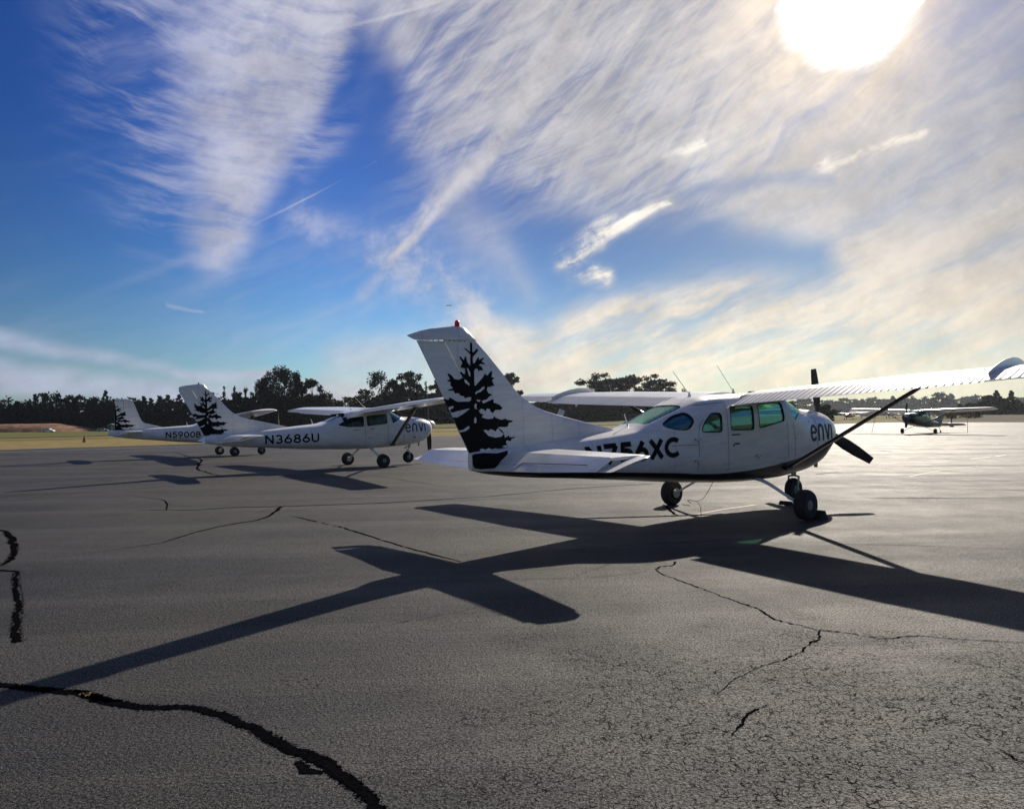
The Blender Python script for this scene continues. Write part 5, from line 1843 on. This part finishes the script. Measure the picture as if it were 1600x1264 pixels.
TR = [
    ('poplar', 410, 589, 275, 30, 'tall dark tree on the left edge of the highest clump'),
    ('poplar', 426, 573.5, 278, 34, 'tallest dark feathery tree of the clump left of the middle airplane'),
    ('poplar', 444, 574, 272, 34, 'tall dark tree just right of the tallest one in the highest clump'),
    ('poplar', 461, 580, 276, 26, 'tall dark tree at the right end of the highest clump'),
    ('round', 488, 589.5, 275, 34, 'lone round dark tree above the rear wing of the middle airplane'),
    ('poplar', 596, 572.5, 275, 46, 'tall ragged dark tree left of the nearest tail fin'),
    ('round', 618, 592, 272, 30, 'lower dark tree between the two tall ones left of the nearest tail fin'),
    ('round', 641, 577.5, 275, 44, 'tall airy dark tree directly left of the nearest tail fin'),
    ('thin', 665, 590, 280, 26, 'thin see-through tree beside the upper edge of the nearest tail fin'),
    ('round', 686, 592, 275, 30, 'dark tree partly hidden by the rear edge of the nearest tail fin'),
    ('round', 797, 582, 290, 28, 'small round tree just right of the nearest tail fin'),
    ('round', 811, 610, 290, 16, 'low tree top peeping over the leading edge of the nearest tail fin'),
    ('round', 930, 582, 280, 54, 'leftmost of the three dark trees above the far wing of the nearest airplane'),
    ('round', 955, 590, 276, 44, 'low dark tree between the left and middle trees above the far wing'),
    ('round', 980, 585, 278, 58, 'middle dark tree of the three above the far wing of the nearest airplane'),
    ('round', 1026, 582.5, 280, 48, 'rightmost of the three dark trees above the far wing of the nearest airplane'),
    ('bush', 1068, 604, 290, 18, 'tiny tree top behind the whip antenna of the nearest airplane'),
    ('thin', 350, 596, 300, 20, 'almost bare pale tree right of the middle fin'),
    ('thin', 366, 602, 285, 20, 'small thin tree between the bare tree and the tall clump'),
    ('thin', 384, 602, 285, 22, 'small dark tree just left of the tall clump'),
    ('round', 1467, 612.5, 600, 24, 'tall dark tree top in the right-hand wood, under the wing'),
    ('conifer', 1557, 610, 250, 22, 'dark pointed tree near the right edge of the photo'),
    ('conifer', 1580, 610.5, 252, 22, 'dark conifer at the right edge, right of the pointed tree'),
    ('round', 1545, 616, 255, 24, 'dark round tree left of the pointed tree at the right edge'),
]
for t in TR:
    nm = {'poplar': 'poplar_tree', 'conifer': 'conifer_tree', 'bush': 'small_tree'}.get(t[0], 'broadleaf_tree')
    nn_ = {'poplar': 5200, 'round': 8000, 'thin': 800, 'conifer': 2600, 'bush': 1200}[t[0]]
    tree(*t, name=nm, n=nn_, m=M['leafc'] if t[0] == 'conifer' else None, group='trees standing above the tree line', leaf=.42 if t[0] != 'thin' else .26)
# the dark bush by the nose
tree('bush', 1290, 628.5, 170, 40, 'dense black bush behind the nose of the nearest airplane', name='dark_bush', n=2600, leaf=.30)


def wood(name, label, prof, Z, spread, m, kinds, n=900, leaf=.6, seed=1, depth=40, under=9, wpx=(26, 44)):
    """a wood that reads as one mass: trees joined into one object; prof = [(px, top y)]"""
    rnd = random.Random(seed)
    Vs = []
    items = []
    for px, ty in prof:
        items.append((px, ty, Z + rnd.uniform(-.1, .1) * depth, rnd.uniform(*wpx), n))
    x0, x1 = prof[0][0], prof[-1][0]
    pr = [(p, t) for p, t in prof]
    k = int((x1 - x0) / under)
    for i in range(k):
        px = x0 + (x1 - x0) * (i + .5) / k + rnd.uniform(-3, 3)
        top = lin([(p, t) for p, t in pr], px)
        hor = 654.6 - (px - 800) * .009
        items.append((px, hor - (hor - top) * rnd.uniform(.55, .93), Z - rnd.uniform(.0, .6) * depth * .4, rnd.uniform(26, 46), int(n * 1.2)))
        items.append((px, hor - (hor - top) * rnd.uniform(.25, .45), Z - rnd.uniform(.3, .8) * depth * .4, rnd.uniform(22, 36), int(n * .8)))
    for i, (px, ty, z_, w, nn) in enumerate(items):
        dd = px_dir(px, ty)
        x = dd.x / dd.y * z_
        gz = ground_z(x, z_)
        H = CAM_H + dd.z / dd.y * z_ - gz
        if H < 1:
            continue
        V, _ = leaves_arrays(rnd.choice(kinds), seed * 1000 + i, nn, H, w * z_ / 1088.8, leaf)
        Vs.append(V + np.array([x, z_, gz]))
    o = obj(name, quads_mesh(name, np.concatenate(Vs), m), kind='stuff')
    o['label'] = label
    o['category'] = 'wood'
    return o


wood('left_wood', 'dense dark wood behind the earth mound on the left', [(-60, 618), (-30, 621), (0, 621), (18, 617), (32, 621), (44, 614), (55, 616), (66, 613), (80, 612), (92, 614), (104, 621), (111, 616), (119, 621), (128, 616), (137, 620), (146, 612), (153, 619), (165, 609), (173, 617), (182, 622), (195, 617), (205, 622), (214, 617), (225, 619), (236, 622), (250, 618), (262, 617), (280, 616), (300, 618), (320, 620), (335, 612)],
     335, 1, M['leaf'], ['round', 'round', 'conifer', 'bush'], n=800, leaf=.62, seed=2)
wood('middle_wood', 'dark belt of trees behind the white airplanes', [(325, 622), (350, 612), (370, 612), (388, 612), (400, 610), (425, 608), (450, 608), (470, 612), (490, 615), (505, 611), (516, 612)],
     290, 1, M['leaf'], ['round', 'bush'], n=900, leaf=.55, seed=3)
wood('ochre_thicket', 'lower ochre-green thicket between the tall tree clumps', [(505, 611), (516, 612), (530, 618), (545, 617), (560, 617), (572, 611)],
     285, 1, M['leafo'], ['round', 'bush'], n=900, leaf=.5, seed=4)
wood('far_middle_wood', 'dark belt of trees seen under the wings in the middle', [(570, 606), (590, 606), (610, 608), (630, 610), (650, 611), (670, 614), (690, 616), (720, 616), (760, 620), (800, 622), (840, 625), (880, 624), (920, 622), (960, 621), (1000, 622), (1040, 624), (1080, 626), (1130, 627), (1180, 627), (1230, 627)],
     288, 1, M['leaf'], ['round', 'bush'], n=1000, leaf=.6, seed=5)
wood('right_wood', 'hazy blue-grey wood along the far side of the airfield on the right', [(1225, 627), (1242, 626), (1258, 622), (1275, 625), (1290, 624), (1303, 625), (1320, 622), (1335, 624), (1348, 624), (1362, 620), (1380, 622), (1395, 619), (1415, 618), (1430, 622), (1450, 618), (1480, 619), (1486, 615), (1500, 623), (1512, 619), (1525, 617), (1590, 621), (1600, 621), (1625, 618), (1660, 616)],
     820, 1, M['leaf'], ['round', 'round', 'conifer'], n=900, leaf=1.5, seed=6, depth=60)
wood('right_near_wood', 'darker trees in front of the hazy wood at the right edge', [(1500, 632), (1520, 629), (1540, 626), (1565, 622), (1590, 625), (1620, 620), (1660, 622)],
     262, 1, M['leaf'], ['round', 'conifer'], n=1000, leaf=.5, seed=7)
# scrub at the foot of the trees
wood('field_scrub', 'low scrub scattered on the rising grass at the right', [(1470, 646), (1487, 645), (1510, 646), (1525, 645), (1545, 646)],
     190, 1, M['leafo'], ['bush'], n=160, leaf=.22, seed=8, under=30)

# ------------------------------------------------------------------ haze
hz = MB().box((60, 500, 29), (1900, 1100, 68))
hm = bpy.data.materials.new('thin_haze')
hm.use_nodes = True
hm.node_tree.nodes.clear()
q = NT(hm.node_tree)
pv = q.node('ShaderNodeVolumePrincipled')
pv.inputs['Color'].default_value = (0.80, 0.88, 1.0, 1)
pv.inputs['Density'].default_value = 0.00008
pv.inputs['Anisotropy'].default_value = 0.72
out = q.node('ShaderNodeOutputMaterial')
q.l.new(pv.outputs[0], out.inputs['Volume'])
hm.cycles.volume_sampling = 'MULTIPLE_IMPORTANCE' if hasattr(hm, 'cycles') else None
USE_HAZE = True
if USE_HAZE:
    obj('haze', hz.mesh('haze', hm), kind='stuff')
